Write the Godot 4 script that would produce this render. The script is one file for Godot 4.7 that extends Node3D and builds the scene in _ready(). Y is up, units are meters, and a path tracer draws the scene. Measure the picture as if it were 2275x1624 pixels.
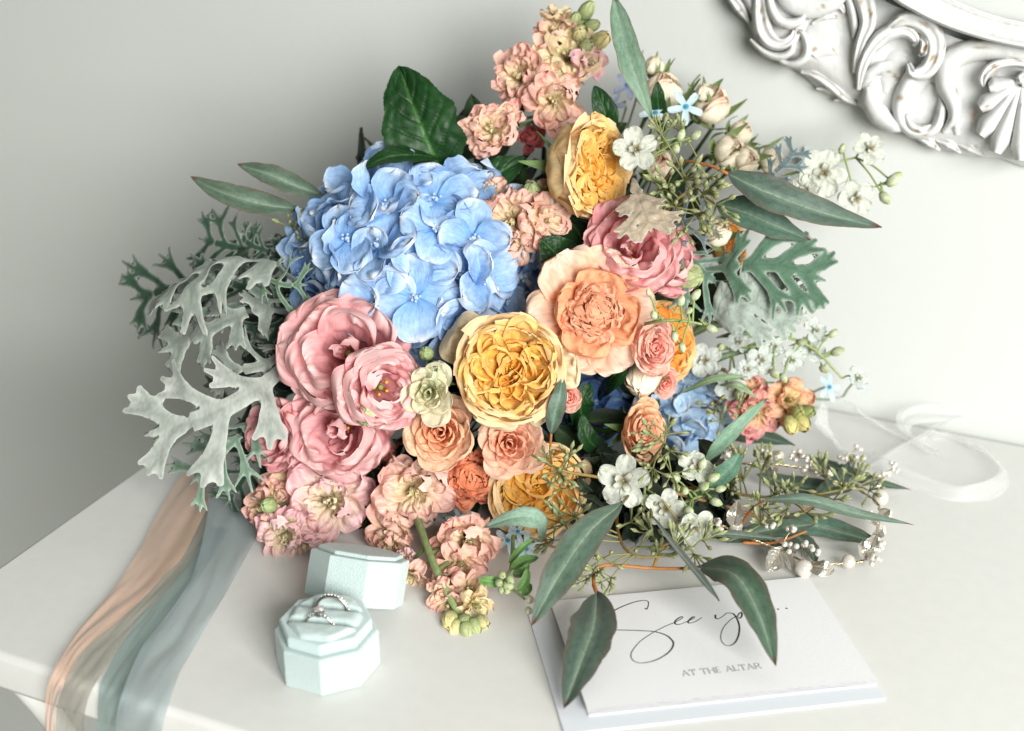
extends Node3D
# A bridal bouquet on a white console table: ring box, card, hair vine, ribbons, carved frame on the wall.
# World: x runs along the wall, y is up with the table top at 0, z comes out of the wall (wall face at z = 0).

const PX := 2.2207      # d units (photograph measured 2274 wide) per render pixel
const FOCAL := 1400.0
const EYE := Vector3(0, 0.46, 0.9302)
var CR: Vector3
var CU: Vector3
var CF: Vector3
var M := {}
var taken := {}
var nz := FastNoiseLite.new()
var rng := RandomNumberGenerator.new()

func _ready():
	seed(7); rng.seed = 11
	# ---------------------------------------------------------------- camera, light, exposure
	var cam := Camera3D.new(); cam.name = "camera"; add_child(cam)
	cam.position = EYE
	cam.rotation = Vector3(deg_to_rad(-25.0), deg_to_rad(24.4), 0)
	cam.near = 0.05; cam.far = 20.0
	var ca := CameraAttributesPhysical.new()
	ca.frustum_focal_length = 67.04
	ca.frustum_focus_distance = 0.815
	ca.exposure_aperture = 6.3
	cam.attributes = ca
	cam.fov = 29.26
	CR = cam.basis.x; CU = cam.basis.y; CF = -cam.basis.z
	var we := WorldEnvironment.new(); we.name = "environment"; add_child(we)
	var env := Environment.new(); we.environment = env
	env.background_mode = Environment.BG_COLOR
	env.background_color = Color(0.60, 0.65, 0.61)
	env.background_energy_multiplier = 0.34
	env.tonemap_mode = Environment.TONE_MAPPER_LINEAR
	env.tonemap_exposure = 1.06
	env.sdfgi_enabled = true; env.ssao_enabled = true; env.ssil_enabled = true
	var win := AreaLight3D.new(); win.name = "window_daylight"; add_child(win)
	win.area_size = Vector2(1.25, 1.25)
	win.light_color = Color(1.0, 0.992, 0.978)
	win.light_energy = 12.4
	win.area_range = 8.0
	win.shadow_enabled = true
	win.look_at_from_position(Vector3(1.36, 0.92, 1.80), Vector3(-0.25, 0.08, 0.12))

	nz.seed = 3; nz.frequency = 1.0; nz.noise_type = FastNoiseLite.TYPE_SIMPLEX; nz.fractal_type = FastNoiseLite.FRACTAL_NONE
	make_materials()
	setting()
	mirror_frame()
	ring_box()
	card()
	bouquet()
	vine()
	ribbons()

# ---------------------------------------------------------------- places
func ray(dx: float, dy: float) -> Vector3:
	return CF + CR * ((dx / PX - 512.0) / FOCAL) + CU * ((365.5 - dy / PX) / FOCAL)
func at(dx: float, dy: float, depth: float) -> Vector3:
	return EYE + ray(dx, dy) * depth
func on(dx: float, dy: float, h := 0.0) -> Vector3:      # a point h above the table top
	var r := ray(dx, dy)
	return EYE + r * ((h - EYE.y) / r.y)
func wal(dx: float, dy: float, z := 0.0) -> Vector3:      # a point z in front of the wall
	var r := ray(dx, dy)
	return EYE + r * ((z - EYE.z) / r.z)
func camdir(nx: float, ny: float) -> Vector3:
	var k := sqrt(maxf(0.02, 1.0 - nx * nx - ny * ny))
	return (CR * nx + CU * ny - CF * k).normalized()
func dome(dx: float, dy: float) -> float:
	var a := (dx - 1080.0) / 480.0
	var b := (dy - 780.0) / (600.0 if dy < 780.0 else 340.0)
	return 0.812 + 0.055 * minf(a * a, 1.6) + 0.05 * b * b
func domedir(dx: float, dy: float) -> Vector2:
	var v := Vector2((dx - 1080.0) / 620.0, -(dy - 760.0) / 680.0)
	return v.limit_length(0.93)
func face(pos: Vector3, dir: Vector3, roll := 0.0) -> Transform3D:   # y axis along dir
	var y := dir.normalized()
	var x := CR - y * CR.dot(y)
	if x.length() < 0.1: x = CU - y * CU.dot(y)
	x = x.normalized()
	var b := Basis(x, y, x.cross(y))
	return Transform3D(b * Basis(Vector3.UP, roll), pos)
func hexl(s: String) -> Color:
	return Color(s).srgb_to_linear()
func rf(a: float, b: float) -> float:
	return rng.randf_range(a, b)

# ---------------------------------------------------------------- objects
func numbered(n: String) -> String:
	if not taken.has(n):
		taken[n] = 0
		return n
	taken[n] += 1
	return "%s_%03d" % [n, taken[n]]
func tag(o: Node, label: String, category: String, group := "", kind := "") -> void:
	o.set_meta("label", label); o.set_meta("category", category)
	if group: o.set_meta("group", group)
	if kind: o.set_meta("kind", kind)
func thing(called: String, label: String, category: String, xf := Transform3D(), group := "") -> Node3D:
	var o := Node3D.new(); o.name = numbered(called); add_child(o); o.transform = xf
	tag(o, label, category, group)
	return o
func part(p: Node, called: String, mesh: Mesh, mat: Material, xf := Transform3D()) -> MeshInstance3D:
	var o := MeshInstance3D.new(); o.mesh = mesh; o.name = called; o.material_override = mat; o.transform = xf
	p.add_child(o, true)
	return o
func single(called: String, mesh: Mesh, mat: Material, label: String, category: String, xf := Transform3D(), group := "") -> MeshInstance3D:
	var o := MeshInstance3D.new(); o.mesh = mesh; o.name = numbered(called); o.material_override = mat; o.transform = xf
	add_child(o); tag(o, label, category, group)
	return o
func struct(called: String, mesh: Mesh, mat: Material, xf := Transform3D()) -> MeshInstance3D:
	var o := MeshInstance3D.new(); o.mesh = mesh; o.name = numbered(called); o.material_override = mat; o.transform = xf
	add_child(o); o.set_meta("kind", "structure")
	return o

# ---------------------------------------------------------------- meshes
func grid(nu: int, nv: int, P: PackedVector3Array, C: PackedColorArray, UV: PackedVector2Array, wrap := false) -> ArrayMesh:
	var w := nu + 1
	var N := PackedVector3Array(); N.resize(P.size())
	for j in nv + 1:
		var j0 := maxi(j - 1, 0); var j1 := mini(j + 1, nv)
		for i in w:
			var i0 := i - 1; var i1 := i + 1
			if wrap:
				i0 = (nu - 1 if i == 0 else i0); i1 = (1 if i == nu else i1)
			else:
				i0 = maxi(i0, 0); i1 = mini(i1, nu)
			var n := (P[j1 * w + i] - P[j0 * w + i]).cross(P[j * w + i1] - P[j * w + i0])
			if n.length_squared() < 1e-22:
				var jj := (j - 1 if j > nv / 2 else j + 1)
				n = (P[j1 * w + i] - P[j0 * w + i]).cross(P[jj * w + i1] - P[jj * w + i0])
			N[j * w + i] = n.normalized()
	var I := PackedInt32Array(); I.resize(nu * nv * 6)
	var k := 0
	for j in nv:
		for i in nu:
			var a := j * w + i
			I[k] = a; I[k + 1] = a + 1; I[k + 2] = a + w
			I[k + 3] = a + 1; I[k + 4] = a + w + 1; I[k + 5] = a + w
			k += 6
	var A := []; A.resize(Mesh.ARRAY_MAX)
	A[Mesh.ARRAY_VERTEX] = P; A[Mesh.ARRAY_NORMAL] = N; A[Mesh.ARRAY_INDEX] = I
	if C.size(): A[Mesh.ARRAY_COLOR] = C
	if UV.size(): A[Mesh.ARRAY_TEX_UV] = UV
	var m := ArrayMesh.new(); m.add_surface_from_arrays(Mesh.PRIMITIVE_TRIANGLES, A)
	return m
func bez(b: Array, t: float) -> Vector2:
	var s := 1.0 - t
	return b[0] * (s * s * s) + b[1] * (3 * s * s * t) + b[2] * (3 * s * t * t) + b[3] * (t * t * t)
# A petal on a flower whose axis is +y; it grows outward along +z. prof: four (radius, height) points of its spine.
func petal(o: Dictionary) -> ArrayMesh:
	var nu: int = o.get("nu", 10); var nv: int = o.get("nv", 10)
	var b: Array = o.prof; var S: float = o.get("s", 1.0)
	var W: float = o.w; var rho: float = o.get("rho", 2.0)
	var ruf: float = o.get("ruf", 0.0); var rfq: float = o.get("rf", 2.2); var curl: float = o.get("curl", 0.0); var rpw: float = o.get("rp", 2.0)
	var crum: float = o.get("crum", 0.0); var saw: float = o.get("saw", 0.0); var sawf: float = o.get("sawf", 6.0)
	var vm: float = o.get("vm", 0.62); var bw: float = o.get("bw", 0.3); var ex: float = o.get("ex", 2.4)
	var fold: float = o.get("fold", 0.0); var bend: float = o.get("bend", 0.0); var tipp: float = o.get("tip", 0.0)
	var c0: Color = o.c0; var c1: Color = o.c1; var ce: Color = o.get("ce", o.c1)
	var cpow: float = o.get("cpow", 1.0); var ew: float = o.get("ew", 0.5)
	var ph := rf(0, TAU); var sd := rf(0, 100.0); var tone := rf(0.95, 1.05)
	var P := PackedVector3Array(); var C := PackedColorArray(); var UV := PackedVector2Array()
	var n := (nu + 1) * (nv + 1)
	P.resize(n); C.resize(n); UV.resize(n)
	var k := 0
	for j in nv + 1:
		var v := 1.0 - pow(1.0 - float(j) / nv, 1.5)
		var sh: float
		if v < vm: sh = lerpf(bw, 1.0, pow(sin(v / vm * PI * 0.5), 0.9))
		else:
			var x := (v - vm) / (1.0 - vm)
			sh = pow(maxf(0.0, 1.0 - pow(x, ex)), 1.0 / ex)
			if tipp > 0.0: sh = lerpf(sh, 1.0 - x, tipp)
		for i in nu + 1:
			var u := 2.0 * i / nu - 1.0
			var au := absf(u)
			var vv := v
			if saw > 0.0: vv += saw * nz.get_noise_2d(u * sawf + sd, 7.7) * v * v * sh
			var p := bez(b, clampf(vv, 0.0, 1.06))
			var q := bez(b, clampf(vv, 0.0, 1.06) + 0.02) - bez(b, clampf(vv, 0.0, 1.06) - 0.02)
			q = q.normalized()
			var nin := Vector2(-q.y, q.x)         # towards the axis for an upright petal
			var ph2 := clampf(u * W * sh / rho, -1.5, 1.5)
			var lat := rho * sin(ph2)
			var d := rho * (1.0 - cos(ph2))
			var e := v * v
			d += ruf * pow(v, rpw) * (0.35 + 0.65 * au) * sin(TAU * rfq * u * 0.5 + ph) + crum * nz.get_noise_2d(u * 1.9 + sd, v * 2.3 + sd) * (0.3 + 0.7 * v)
			d -= curl * pow(au, 3.0) * v
			d += fold * (1.0 - au) * v * -1.0
			var px := p.x + nin.x * d; var py := p.y + nin.y * d
			P[k] = Vector3(lat + bend * e, py, px) * S
			var cc := c0.lerp(c1, pow(v, cpow))
			var eg := smoothstep(1.0 - ew, 1.0, maxf(v * (0.8 + 0.2 * (1.0 - au * au)), au * v))
			cc = cc.lerp(ce, eg)
			var t2 := tone * (1.0 + 0.06 * nz.get_noise_2d(u * 1.3 + sd * 2.0, v * 1.5 - sd))
			C[k] = Color(cc.r * t2, cc.g * t2, cc.b * t2)
			UV[k] = Vector2(u * 0.5 + 0.5, v)
			k += 1
	return grid(nu, nv, P, C, UV)
func spin(th: float, lift := 0.0, y := 0.0) -> Transform3D:
	return Transform3D(Basis(Vector3.UP, th) * Basis(Vector3.RIGHT, lift), Vector3(0, y, 0))
func crv(pts: Array, t: float) -> Vector3:                # Catmull-Rom through pts, t in 0..1
	var n := pts.size() - 1
	var x := clampf(t, 0.0, 1.0) * n
	var i := mini(int(x), n - 1)
	var f := x - i
	var a: Vector3 = pts[i]; var bb: Vector3 = pts[i + 1]
	var pre: Vector3 = pts[i - 1] if i > 0 else a * 2.0 - bb
	var pst: Vector3 = pts[i + 2] if i + 2 <= n else bb * 2.0 - a
	return a.cubic_interpolate(bb, pre, pst, f)
func crf(v: Array, t: float) -> float:
	var n := v.size() - 1
	var x := clampf(t, 0.0, 1.0) * n
	var i := mini(int(x), n - 1)
	var a: float = v[i]; var b: float = v[i + 1]
	return lerpf(a, b, smoothstep(0.0, 1.0, x - i) * 0.4 + (x - i) * 0.6)
func tube(pts: Array, radii: Array, col: Color, col2 := Color(-1, 0, 0), sides := 7, segs := 10, caps := true) -> ArrayMesh:
	var P := PackedVector3Array(); var C := PackedColorArray(); var UV := PackedVector2Array()
	var ref := Vector3.UP
	var d0: Vector3 = pts[pts.size() - 1] - pts[0]
	if absf(d0.normalized().dot(ref)) > 0.9: ref = Vector3.RIGHT
	var ext := 1 if caps else 0
	for j in segs + 1 + 2 * ext:
		var jj := clampi(j - ext, 0, segs)
		var t := float(jj) / segs
		var p := crv(pts, t)
		var T := (crv(pts, t + 0.01) - crv(pts, t - 0.01)).normalized()
		var X := T.cross(ref).normalized(); var Y := T.cross(X)
		var r := crf(radii, t)
		if caps and (j == 0 or j == segs + 2): r = 0.0
		var c := col if col2.r < 0 else col.lerp(col2, t)
		for i in sides + 1:
			var a := TAU * i / sides
			P.append(p + (X * cos(a) + Y * sin(a)) * r); C.append(c); UV.append(Vector2(float(i) / sides, t * 4.0))
	return grid(sides, segs + 2 * ext, P, C, UV, true)
func lathe(prof: Array, sides: int, cols: Array) -> ArrayMesh:    # prof: (radius, y); cols: one colour per point
	var P := PackedVector3Array(); var C := PackedColorArray(); var UV := PackedVector2Array()
	var n := prof.size()
	for j in n:
		for i in sides + 1:
			var a := TAU * i / sides
			P.append(Vector3(prof[j].x * cos(a), prof[j].y, -prof[j].x * sin(a)))
			C.append(cols[mini(j, cols.size() - 1)]); UV.append(Vector2(float(i) / sides, float(j) / n))
	return grid(sides, n - 1, P, C, UV, true)
func join(list: Array) -> ArrayMesh:                     # [[mesh, transform], ...] as one mesh
	var st := SurfaceTool.new(); st.begin(Mesh.PRIMITIVE_TRIANGLES)
	for e in list: st.append_from(e[0], 0, e[1])
	return st.commit()
# A long leaf along a curve of points. o: w half width, up normal hint, fold, wave, colours ca (blade) cm (midrib) ce (edge)
func blade(pts: Array, o: Dictionary) -> ArrayMesh:
	var us := [-1.0, -0.94, -0.65, -0.35, -0.07, 0.0, 0.07, 0.35, 0.65, 0.94, 1.0]
	var nu := 10; var nv: int = o.get("nv", 26)
	var w: float = o.w; var up: Vector3 = o.up
	var ca: Color = o.ca; var cm: Color = o.cm; var ce: Color = o.ce; var cb: Color = o.get("cb", ca)
	var fold: float = o.get("fold", 0.18); var wave: float = o.get("wave", 0.06); var pk: float = o.get("pk", 0.85); var saw: float = o.get("saw", 0.0)
	var tw: float = o.get("tw", 0.0); var bump: float = o.get("bump", 0.0); var fat: float = o.get("fat", 0.8)
	var sd := rf(0, 50.0)
	var P := PackedVector3Array(); var C := PackedColorArray(); var UV := PackedVector2Array()
	if bump > 0.0:
		us = []; nu = 28
		for i in nu + 1: us.append(2.0 * i / nu - 1.0)
	for j in nv + 1:
		var t := float(j) / nv
		var p := crv(pts, t)
		var T := (crv(pts, t + 0.02) - crv(pts, t - 0.02)).normalized()
		var n := (up - T * up.dot(T)).normalized()
		var s := T.cross(n)
		if tw != 0.0:
			n = n.rotated(T, tw * t); s = s.rotated(T, tw * t)
		var ww := w * pow(maxf(sin(PI * pow(t, pk)), 0.0), fat) * (1.0 + 0.06 * nz.get_noise_2d(t * 3.0, sd) + 0.02 * nz.get_noise_2d(t * 16.0, sd + 9.0))
		if t > 0.98: ww *= 0.6
		for u in us:
			var au := absf(u)
			var ex := 1.0
			if saw > 0.0: ex += saw * (fposmod(t * 34.0, 1.0) - 0.5) * smoothstep(0.8, 1.0, au)
			var h := w * (fold * (au - 0.3 * au * au) + wave * sin(t * 7.0 + sd + 2.0 * u) * au)
			h -= w * 0.035 * exp(-u * u * 300.0)
			if bump > 0.0:
				var vein := fposmod((t - au * 0.30) * 6.0, 1.0)
				var dv := minf(vein, 1.0 - vein)
				h += w * bump * ((0.5 - exp(-dv * dv * 160.0)) * (1.0 - au * au) * 1.0 + 0.35 * nz.get_noise_2d(t * 7.0 + sd, u * 3.0) - 0.6 * exp(-u * u * 260.0))
			P.append(p + s * (ww * u * ex * (1.0 + 0.06 * nz.get_noise_2d(t * 5.0 + sd, signf(u) * 20.0))) + n * h)
			var c := ca.lerp(cb, clampf(0.5 + 0.9 * nz.get_noise_2d(t * 2.0 + sd, u * 0.7), 0.0, 1.0))
			c = c.lerp(cm, 0.85 * exp(-u * u * 200.0) * (1.0 - 0.3 * t))
			c = c.lerp(ce, smoothstep(0.9, 1.0, au) * 0.8)
			if t > 0.965: c = c.lerp(ce, 0.8)
			C.append(c); UV.append(Vector2(u * 0.5 + 0.5, t))
	return grid(nu, nv, P, C, UV)
func ball(r: float, sides := 14) -> SphereMesh:
	var s := SphereMesh.new(); s.radius = r; s.height = 2 * r; s.radial_segments = sides; s.rings = sides / 2
	return s
func cball(r: float, c: Color, n := 8) -> ArrayMesh:      # a ball that carries its own colour
	var pr := []
	for k in 7: pr.append(Vector2(r * sin(PI * k / 6.0), -r * cos(PI * k / 6.0)))
	return lathe(pr, n, [c])
func prism(poly: PackedVector2Array, y0: float, y1: float, bev: float) -> ArrayMesh:   # a bevelled upright prism, flat faces
	var st := SurfaceTool.new(); st.begin(Mesh.PRIMITIVE_TRIANGLES)
	var n := poly.size()
	var rings := []
	var inset := [bev, bev * 0.3, 0.0, 0.0, bev * 0.3, bev]
	var ys := [y0, y0 + bev * 0.3, y0 + bev, y1 - bev, y1 - bev * 0.3, y1]
	var ap := 0.0
	for p in poly: ap += p.length() / n
	for k in 6:
		var r := []
		for p in poly: r.append(Vector3(p.x * (1.0 - inset[k] / ap), ys[k], p.y * (1.0 - inset[k] / ap)))
		rings.append(r)
	var tri := func(a, b, c, out):
		if (c - a).cross(b - a).dot(out) < 0.0:
			var t2 = b; b = c; c = t2
		st.add_vertex(a); st.add_vertex(b); st.add_vertex(c)
	st.set_smooth_group(-1)
	for k in 5:
		for i in n:
			var j := (i + 1) % n
			var out: Vector3 = rings[k][i] + rings[k][j]; out.y = 0
			out = out.normalized() + Vector3.UP * (float(k) - 2.0) * 0.2
			tri.call(rings[k][i], rings[k][j], rings[k + 1][i], out)
			tri.call(rings[k][j], rings[k + 1][j], rings[k + 1][i], out)
	for i in n:
		var j := (i + 1) % n
		tri.call(Vector3(0, y0, 0), rings[0][i], rings[0][j], Vector3.DOWN)
		tri.call(Vector3(0, y1, 0), rings[5][i], rings[5][j], Vector3.UP)
	st.generate_normals()
	return st.commit()
func box(sz: Vector3) -> BoxMesh:
	var b := BoxMesh.new(); b.size = sz
	return b
func shifted(v: Vector3) -> Transform3D:
	return Transform3D(Basis(), v)

# ---------------------------------------------------------------- materials
func image_of(w: int, h: int, f: Callable) -> ImageTexture:
	var im := Image.create(w, h, false, Image.FORMAT_RGB8)
	for y in h:
		for x in w:
			var g: float = f.call(x, y)
			im.set_pixel(x, y, Color(g, g, g))
	return ImageTexture.create_from_image(im)
func mat(name_: String, col: Color, rough: float, vc := false) -> StandardMaterial3D:
	var m := StandardMaterial3D.new(); m.resource_name = name_
	m.albedo_color = col.linear_to_srgb() if not vc else Color.WHITE
	m.vertex_color_use_as_albedo = vc; m.roughness = rough; m.metallic_specular = 0.4
	m.cull_mode = BaseMaterial3D.CULL_DISABLED
	M[name_] = m
	return m
func noise_tex(freq: float, oct: int, lo: float, hi: float, size := 256, normal := false, strength := 4.0) -> NoiseTexture2D:
	var n := FastNoiseLite.new(); n.seed = rng.randi() % 1000; n.frequency = freq; n.fractal_octaves = oct; n.noise_type = FastNoiseLite.TYPE_SIMPLEX
	var t := NoiseTexture2D.new(); t.width = size; t.height = size; t.seamless = true; t.noise = n
	if normal:
		t.as_normal_map = true; t.bump_strength = strength
	else:
		var g := Gradient.new(); g.set_color(0, Color(lo, lo, lo)); g.set_color(1, Color(hi, hi, hi)); t.color_ramp = g
	return t
func make_materials() -> void:
	# fine veins that run along a petal
	var vein := image_of(192, 96, func(x, y):
		var k := nz.get_noise_2d(x * 0.11 + 3.0 * sin(y * 0.02), y * 0.012) * 0.6 + nz.get_noise_2d(x * 0.33, y * 0.03 + 40.0) * 0.4
		return 0.95 + 0.05 * k - 0.03 * nz.get_noise_2d(x * 0.05 + 9.0, y * 0.06))
	var veinh := image_of(192, 96, func(x, y):
		return 0.5 + 0.5 * (nz.get_noise_2d(x * 0.16 + 2.0 * sin(y * 0.03), y * 0.014) * 0.6 + nz.get_noise_2d(x * 0.4, y * 0.05 + 40.0) * 0.4))
	var p := mat("petal", Color.WHITE, 0.62, true)
	p.albedo_texture = vein; p.heightmap_enabled = true; p.heightmap_texture = veinh; p.heightmap_scale = 0.009
	p.backlight_enabled = true; p.backlight = Color(0.86, 0.84, 0.82); p.metallic_specular = 0.24
	var hp: StandardMaterial3D = p.duplicate(); hp.resource_name = "hydrangea_petal"; hp.heightmap_scale = 0.02; M["hydrangea"] = hp
	hp.backlight = Color(0.7, 0.7, 0.7)
	var lf := mat("leaf", Color.WHITE, 0.58, true)
	var lv := Image.create(256, 512, false, Image.FORMAT_RGB8)
	for y in 512:
		for x in 256:
			var u := absf(x / 127.5 - 1.0); var v := y / 511.0
			var ve := absf(fposmod(v * 17.0 - u * 2.3 + 0.25 * nz.get_noise_2d(u * 2.0, v * 12.0), 1.0) - 0.5)
			var g := 0.90 + 0.06 * smoothstep(0.40, 0.5, ve) + 0.05 * nz.get_noise_2d(x * 0.02, y * 0.02) + 0.03 * nz.get_noise_2d(x * 0.15, y * 0.1)
			var sp := nz.get_noise_2d(x * 0.075 + 300.0, y * 0.075) 
			g -= 0.30 * smoothstep(0.80, 0.93, sp)
			lv.set_pixel(x, y, Color(g + 0.02 * smoothstep(0.8, 0.9, sp), g, g * 0.99))
	lf.albedo_texture = ImageTexture.create_from_image(lv); lf.backlight_enabled = true; lf.backlight = Color(0.16, 0.2, 0.12); lf.metallic_specular = 0.4
	lf.normal_enabled = true; lf.normal_texture = noise_tex(0.03, 4, 0, 1, 256, true, 3.0); lf.normal_scale = 0.35
	lf.rim_enabled = true; lf.rim = 0.25
	var gl := mat("glossy_leaf", Color.WHITE, 0.46, true); gl.albedo_texture = lf.albedo_texture; gl.metallic_specular = 0.35
	var gr := mat("green", Color.WHITE, 0.55, true); gr.backlight_enabled = true; gr.backlight = Color(0.2, 0.2, 0.2)
	gr.albedo_texture = noise_tex(0.02, 4, 0.8, 1.0)
	var felt := mat("felt", Color.WHITE, 0.95, true); felt.metallic_specular = 0.12
	felt.rim_enabled = true; felt.rim = 0.3
	felt.normal_enabled = true; felt.normal_texture = noise_tex(0.09, 4, 0, 1, 256, true, 6.0); felt.normal_scale = 0.5
	felt.uv1_triplanar = true; felt.uv1_scale = Vector3(60, 60, 60)
	var wall := mat("wall_paint", Color(0.53, 0.55, 0.53), 0.85)
	wall.normal_enabled = true; wall.normal_texture = noise_tex(0.06, 4, 0, 1, 512, true, 2.0); wall.normal_scale = 0.05
	wall.uv1_triplanar = true; wall.uv1_world_triplanar = true; wall.uv1_scale = Vector3(3, 3, 3)
	var tbl := mat("table_lacquer", Color(0.630, 0.632, 0.610), 0.33)
	tbl.metallic_specular = 0.42
	tbl.roughness_texture = noise_tex(0.012, 4, 0.93, 1.0, 512); tbl.roughness = 0.55
	tbl.albedo_texture = noise_tex(0.03, 5, 0.985, 1.0, 512)
	tbl.uv1_triplanar = true; tbl.uv1_world_triplanar = true; tbl.uv1_scale = Vector3(4, 4, 4)
	var fr := mat("frame_paint", Color(0.43, 0.44, 0.435), 0.8, true)
	fr.normal_enabled = true; fr.normal_texture = noise_tex(0.03, 5, 0, 1, 256, true, 4.0); fr.normal_scale = 0.3
	fr.uv1_triplanar = true; fr.uv1_scale = Vector3(10, 10, 10)
	var vel := mat("velvet", hexl("b2c3c1"), 0.95)
	vel.rim_enabled = true; vel.rim = 1.0; vel.rim_tint = 0.3
	vel.albedo_texture = noise_tex(0.03, 5, 0.96, 1.0, 512)
	vel.normal_enabled = true; vel.normal_texture = noise_tex(0.12, 3, 0, 1, 256, true, 6.0); vel.normal_scale = 0.5
	vel.uv1_triplanar = true; vel.uv1_scale = Vector3(28, 28, 28)
	var rib := mat("ribbed_silk", hexl("b4c4c3"), 0.6); rib.rim_enabled = true; rib.rim = 0.5
	var sil := mat("silver", Color(0.42, 0.405, 0.38), 0.25); sil.metallic = 1.0
	sil.normal_enabled = true; sil.normal_texture = noise_tex(0.05, 3, 0, 1, 128, true, 4.0); sil.normal_scale = 0.2; sil.uv1_triplanar = true; sil.uv1_scale = Vector3(120, 120, 120)
	var gold := mat("pale_gold", Color(0.55, 0.45, 0.30), 0.3); gold.metallic = 1.0
	var ml := mat("metal_leaf", Color(0.50, 0.47, 0.41), 0.36); ml.metallic = 0.85
	var pearl := mat("pearl", Color(0.60, 0.56, 0.50), 0.2); pearl.metallic = 0.3; pearl.clearcoat_enabled = true; pearl.clearcoat = 0.8; pearl.clearcoat_roughness = 0.08; pearl.rim_enabled = true; pearl.rim = 0.5
	var dia := mat("stone", Color(0.92, 0.92, 0.93), 0.03); dia.metallic = 0.75
	var paper := mat("linen_paper", Color(0.70, 0.705, 0.72), 0.8)
	paper.normal_enabled = true; paper.normal_scale = 0.5
	var lin := Image.create(256, 256, false, Image.FORMAT_RGB8)
	for y in 256:
		for x in 256:
			var g := 0.5 + 0.25 * nz.get_noise_2d(x * 0.03, y * 0.9) + 0.2 * nz.get_noise_2d(x * 0.9 + 50.0, y * 0.03)
			lin.set_pixel(x, y, Color(g, g, g))
	lin.bump_map_to_normal_map(5.0)
	paper.normal_texture = ImageTexture.create_from_image(lin)
	paper.uv1_scale = Vector3(9, 6, 1)
	var env := mat("envelope_paper", Color(0.60, 0.63, 0.67), 0.75)
	for e in [["peach", "cfa88e", 0.6], ["taupe", "8b8878", 0.6], ["teal", "6f918c", 0.58], ["mist", "8b9c9f", 0.62], ["white", "f1f3f2", 0.27]]:
		var m := mat("ribbon_" + e[0], hexl(e[1]), 0.42)
		m.transparency = BaseMaterial3D.TRANSPARENCY_ALPHA
		m.albedo_color.a = e[2]
		m.rim_enabled = true; m.rim = 0.6; m.metallic_specular = 0.9
		m.backlight_enabled = true; m.backlight = Color(0.5, 0.5, 0.5)
		m.normal_enabled = true; m.normal_scale = 0.35
		var wv := Image.create(256, 256, false, Image.FORMAT_RGB8)
		for y in 256:
			for x in 256:
				var g2 := 0.5 + 0.3 * nz.get_noise_2d(x * 0.5, y * 0.06) + 0.2 * nz.get_noise_2d(x * 0.05, y * 0.5)
				wv.set_pixel(x, y, Color(g2, g2, g2))
		wv.bump_map_to_normal_map(6.0)
		m.normal_texture = ImageTexture.create_from_image(wv)
		m.uv1_scale = Vector3(2, 8, 1)

# ---------------------------------------------------------------- the setting
func setting() -> void:
	struct("wall", box(Vector3(6.0, 3.4, 0.12)), M.wall_paint, shifted(Vector3(-0.6, 0.6, -0.062)))
	var fl := mat("floor_boards", Color(0.42, 0.40, 0.36), 0.6)
	struct("floor", box(Vector3(6.0, 0.1, 5.0)), fl, shifted(Vector3(-0.6, -0.815, 2.43)))
	# the console table: a rounded slab on slim legs
	var t := thing("console_table", "white lacquered console table against the wall with rounded edge", "table", shifted(Vector3(0.05, 0, 0.24)))
	var x0 := -0.62; var x1 := 0.75
	var pr := []                                     # rounded slab section, (inset, y)
	for p in [[0.006, -0.026], [0.0015, -0.0245], [0.0, -0.021], [0.0, -0.0045], [0.0012, -0.0016], [0.0045, -0.0]]: pr.append(Vector2(p[0], p[1]))
	var P := PackedVector3Array(); var n := 8
	var outline := []
	var rc := 0.008
	for c in [[x1 - rc, 0.242 - rc, 0.0], [x0 + rc, 0.242 - rc, PI / 2], [x0 + rc, -0.237 + rc, PI], [x1 - rc, -0.237 + rc, PI * 1.5]]:
		for k in 5:
			var a: float = c[2] + PI / 2 * k / 4.0
			outline.append([Vector2(c[0], c[1]), Vector2(cos(a), sin(a))])
	outline.append(outline[0])
	var N2 := outline.size()
	var rows := [[pr[0], true]]
	for q in pr: rows.append([q, false])
	rows.append([pr[pr.size() - 1], true])
	for e in rows:
		for o in outline:
			var q: Vector2 = e[0]
			var v: Vector2 = o[0] + o[1] * (rc - q.x)
			if e[1]: v = Vector2((x0 + x1) / 2, 0)
			P.append(Vector3(v.x, q.y, v.y))
	var side := grid(N2 - 1, pr.size() + 1, P, PackedColorArray(), PackedVector2Array(), true)
	part(t, "tabletop", side, M.table_lacquer)
	for l in [[x0 + 0.046, 0.222], [x1 - 0.046, 0.222], [x0 + 0.046, -0.20], [x1 - 0.046, -0.20]]:
		var sx := signf(0.05 - l[0])
		part(t, "leg", tube([Vector3(l[0], -0.0245, l[1]), Vector3(l[0] + sx * 0.035, -0.065, l[1]), Vector3(l[0] + sx * 0.075, -0.16, l[1]), Vector3(l[0] + sx * 0.08, -0.40, l[1]), Vector3(l[0] + sx * 0.03, -0.764, l[1])], [0.008, 0.0075, 0.008, 0.009, 0.008], Color.WHITE, Color(-1, 0, 0), 14, 20), M.table_lacquer)

# ---------------------------------------------------------------- the carved frame on the wall
func wz(x: float, y: float, z := 0.0) -> Vector3:      # measured on an enlargement of the frame
	return wal(1563.0 + x * 0.3123, y * 0.3123, z)
func worn(p: Vector3, cc: Color, amount: float) -> Color:
	var c := cc * Color(0.60, 0.61, 0.60)
	var k := nz.get_noise_3d(p.x * 90.0, p.y * 90.0, p.z * 90.0) + 0.5 * nz.get_noise_3d(p.x * 260.0, p.y * 260.0, p.z * 200.0)
	return c.lerp(Color(0.30, 0.23, 0.15), smoothstep(0.72 - amount, 1.15 - amount, k))
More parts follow.
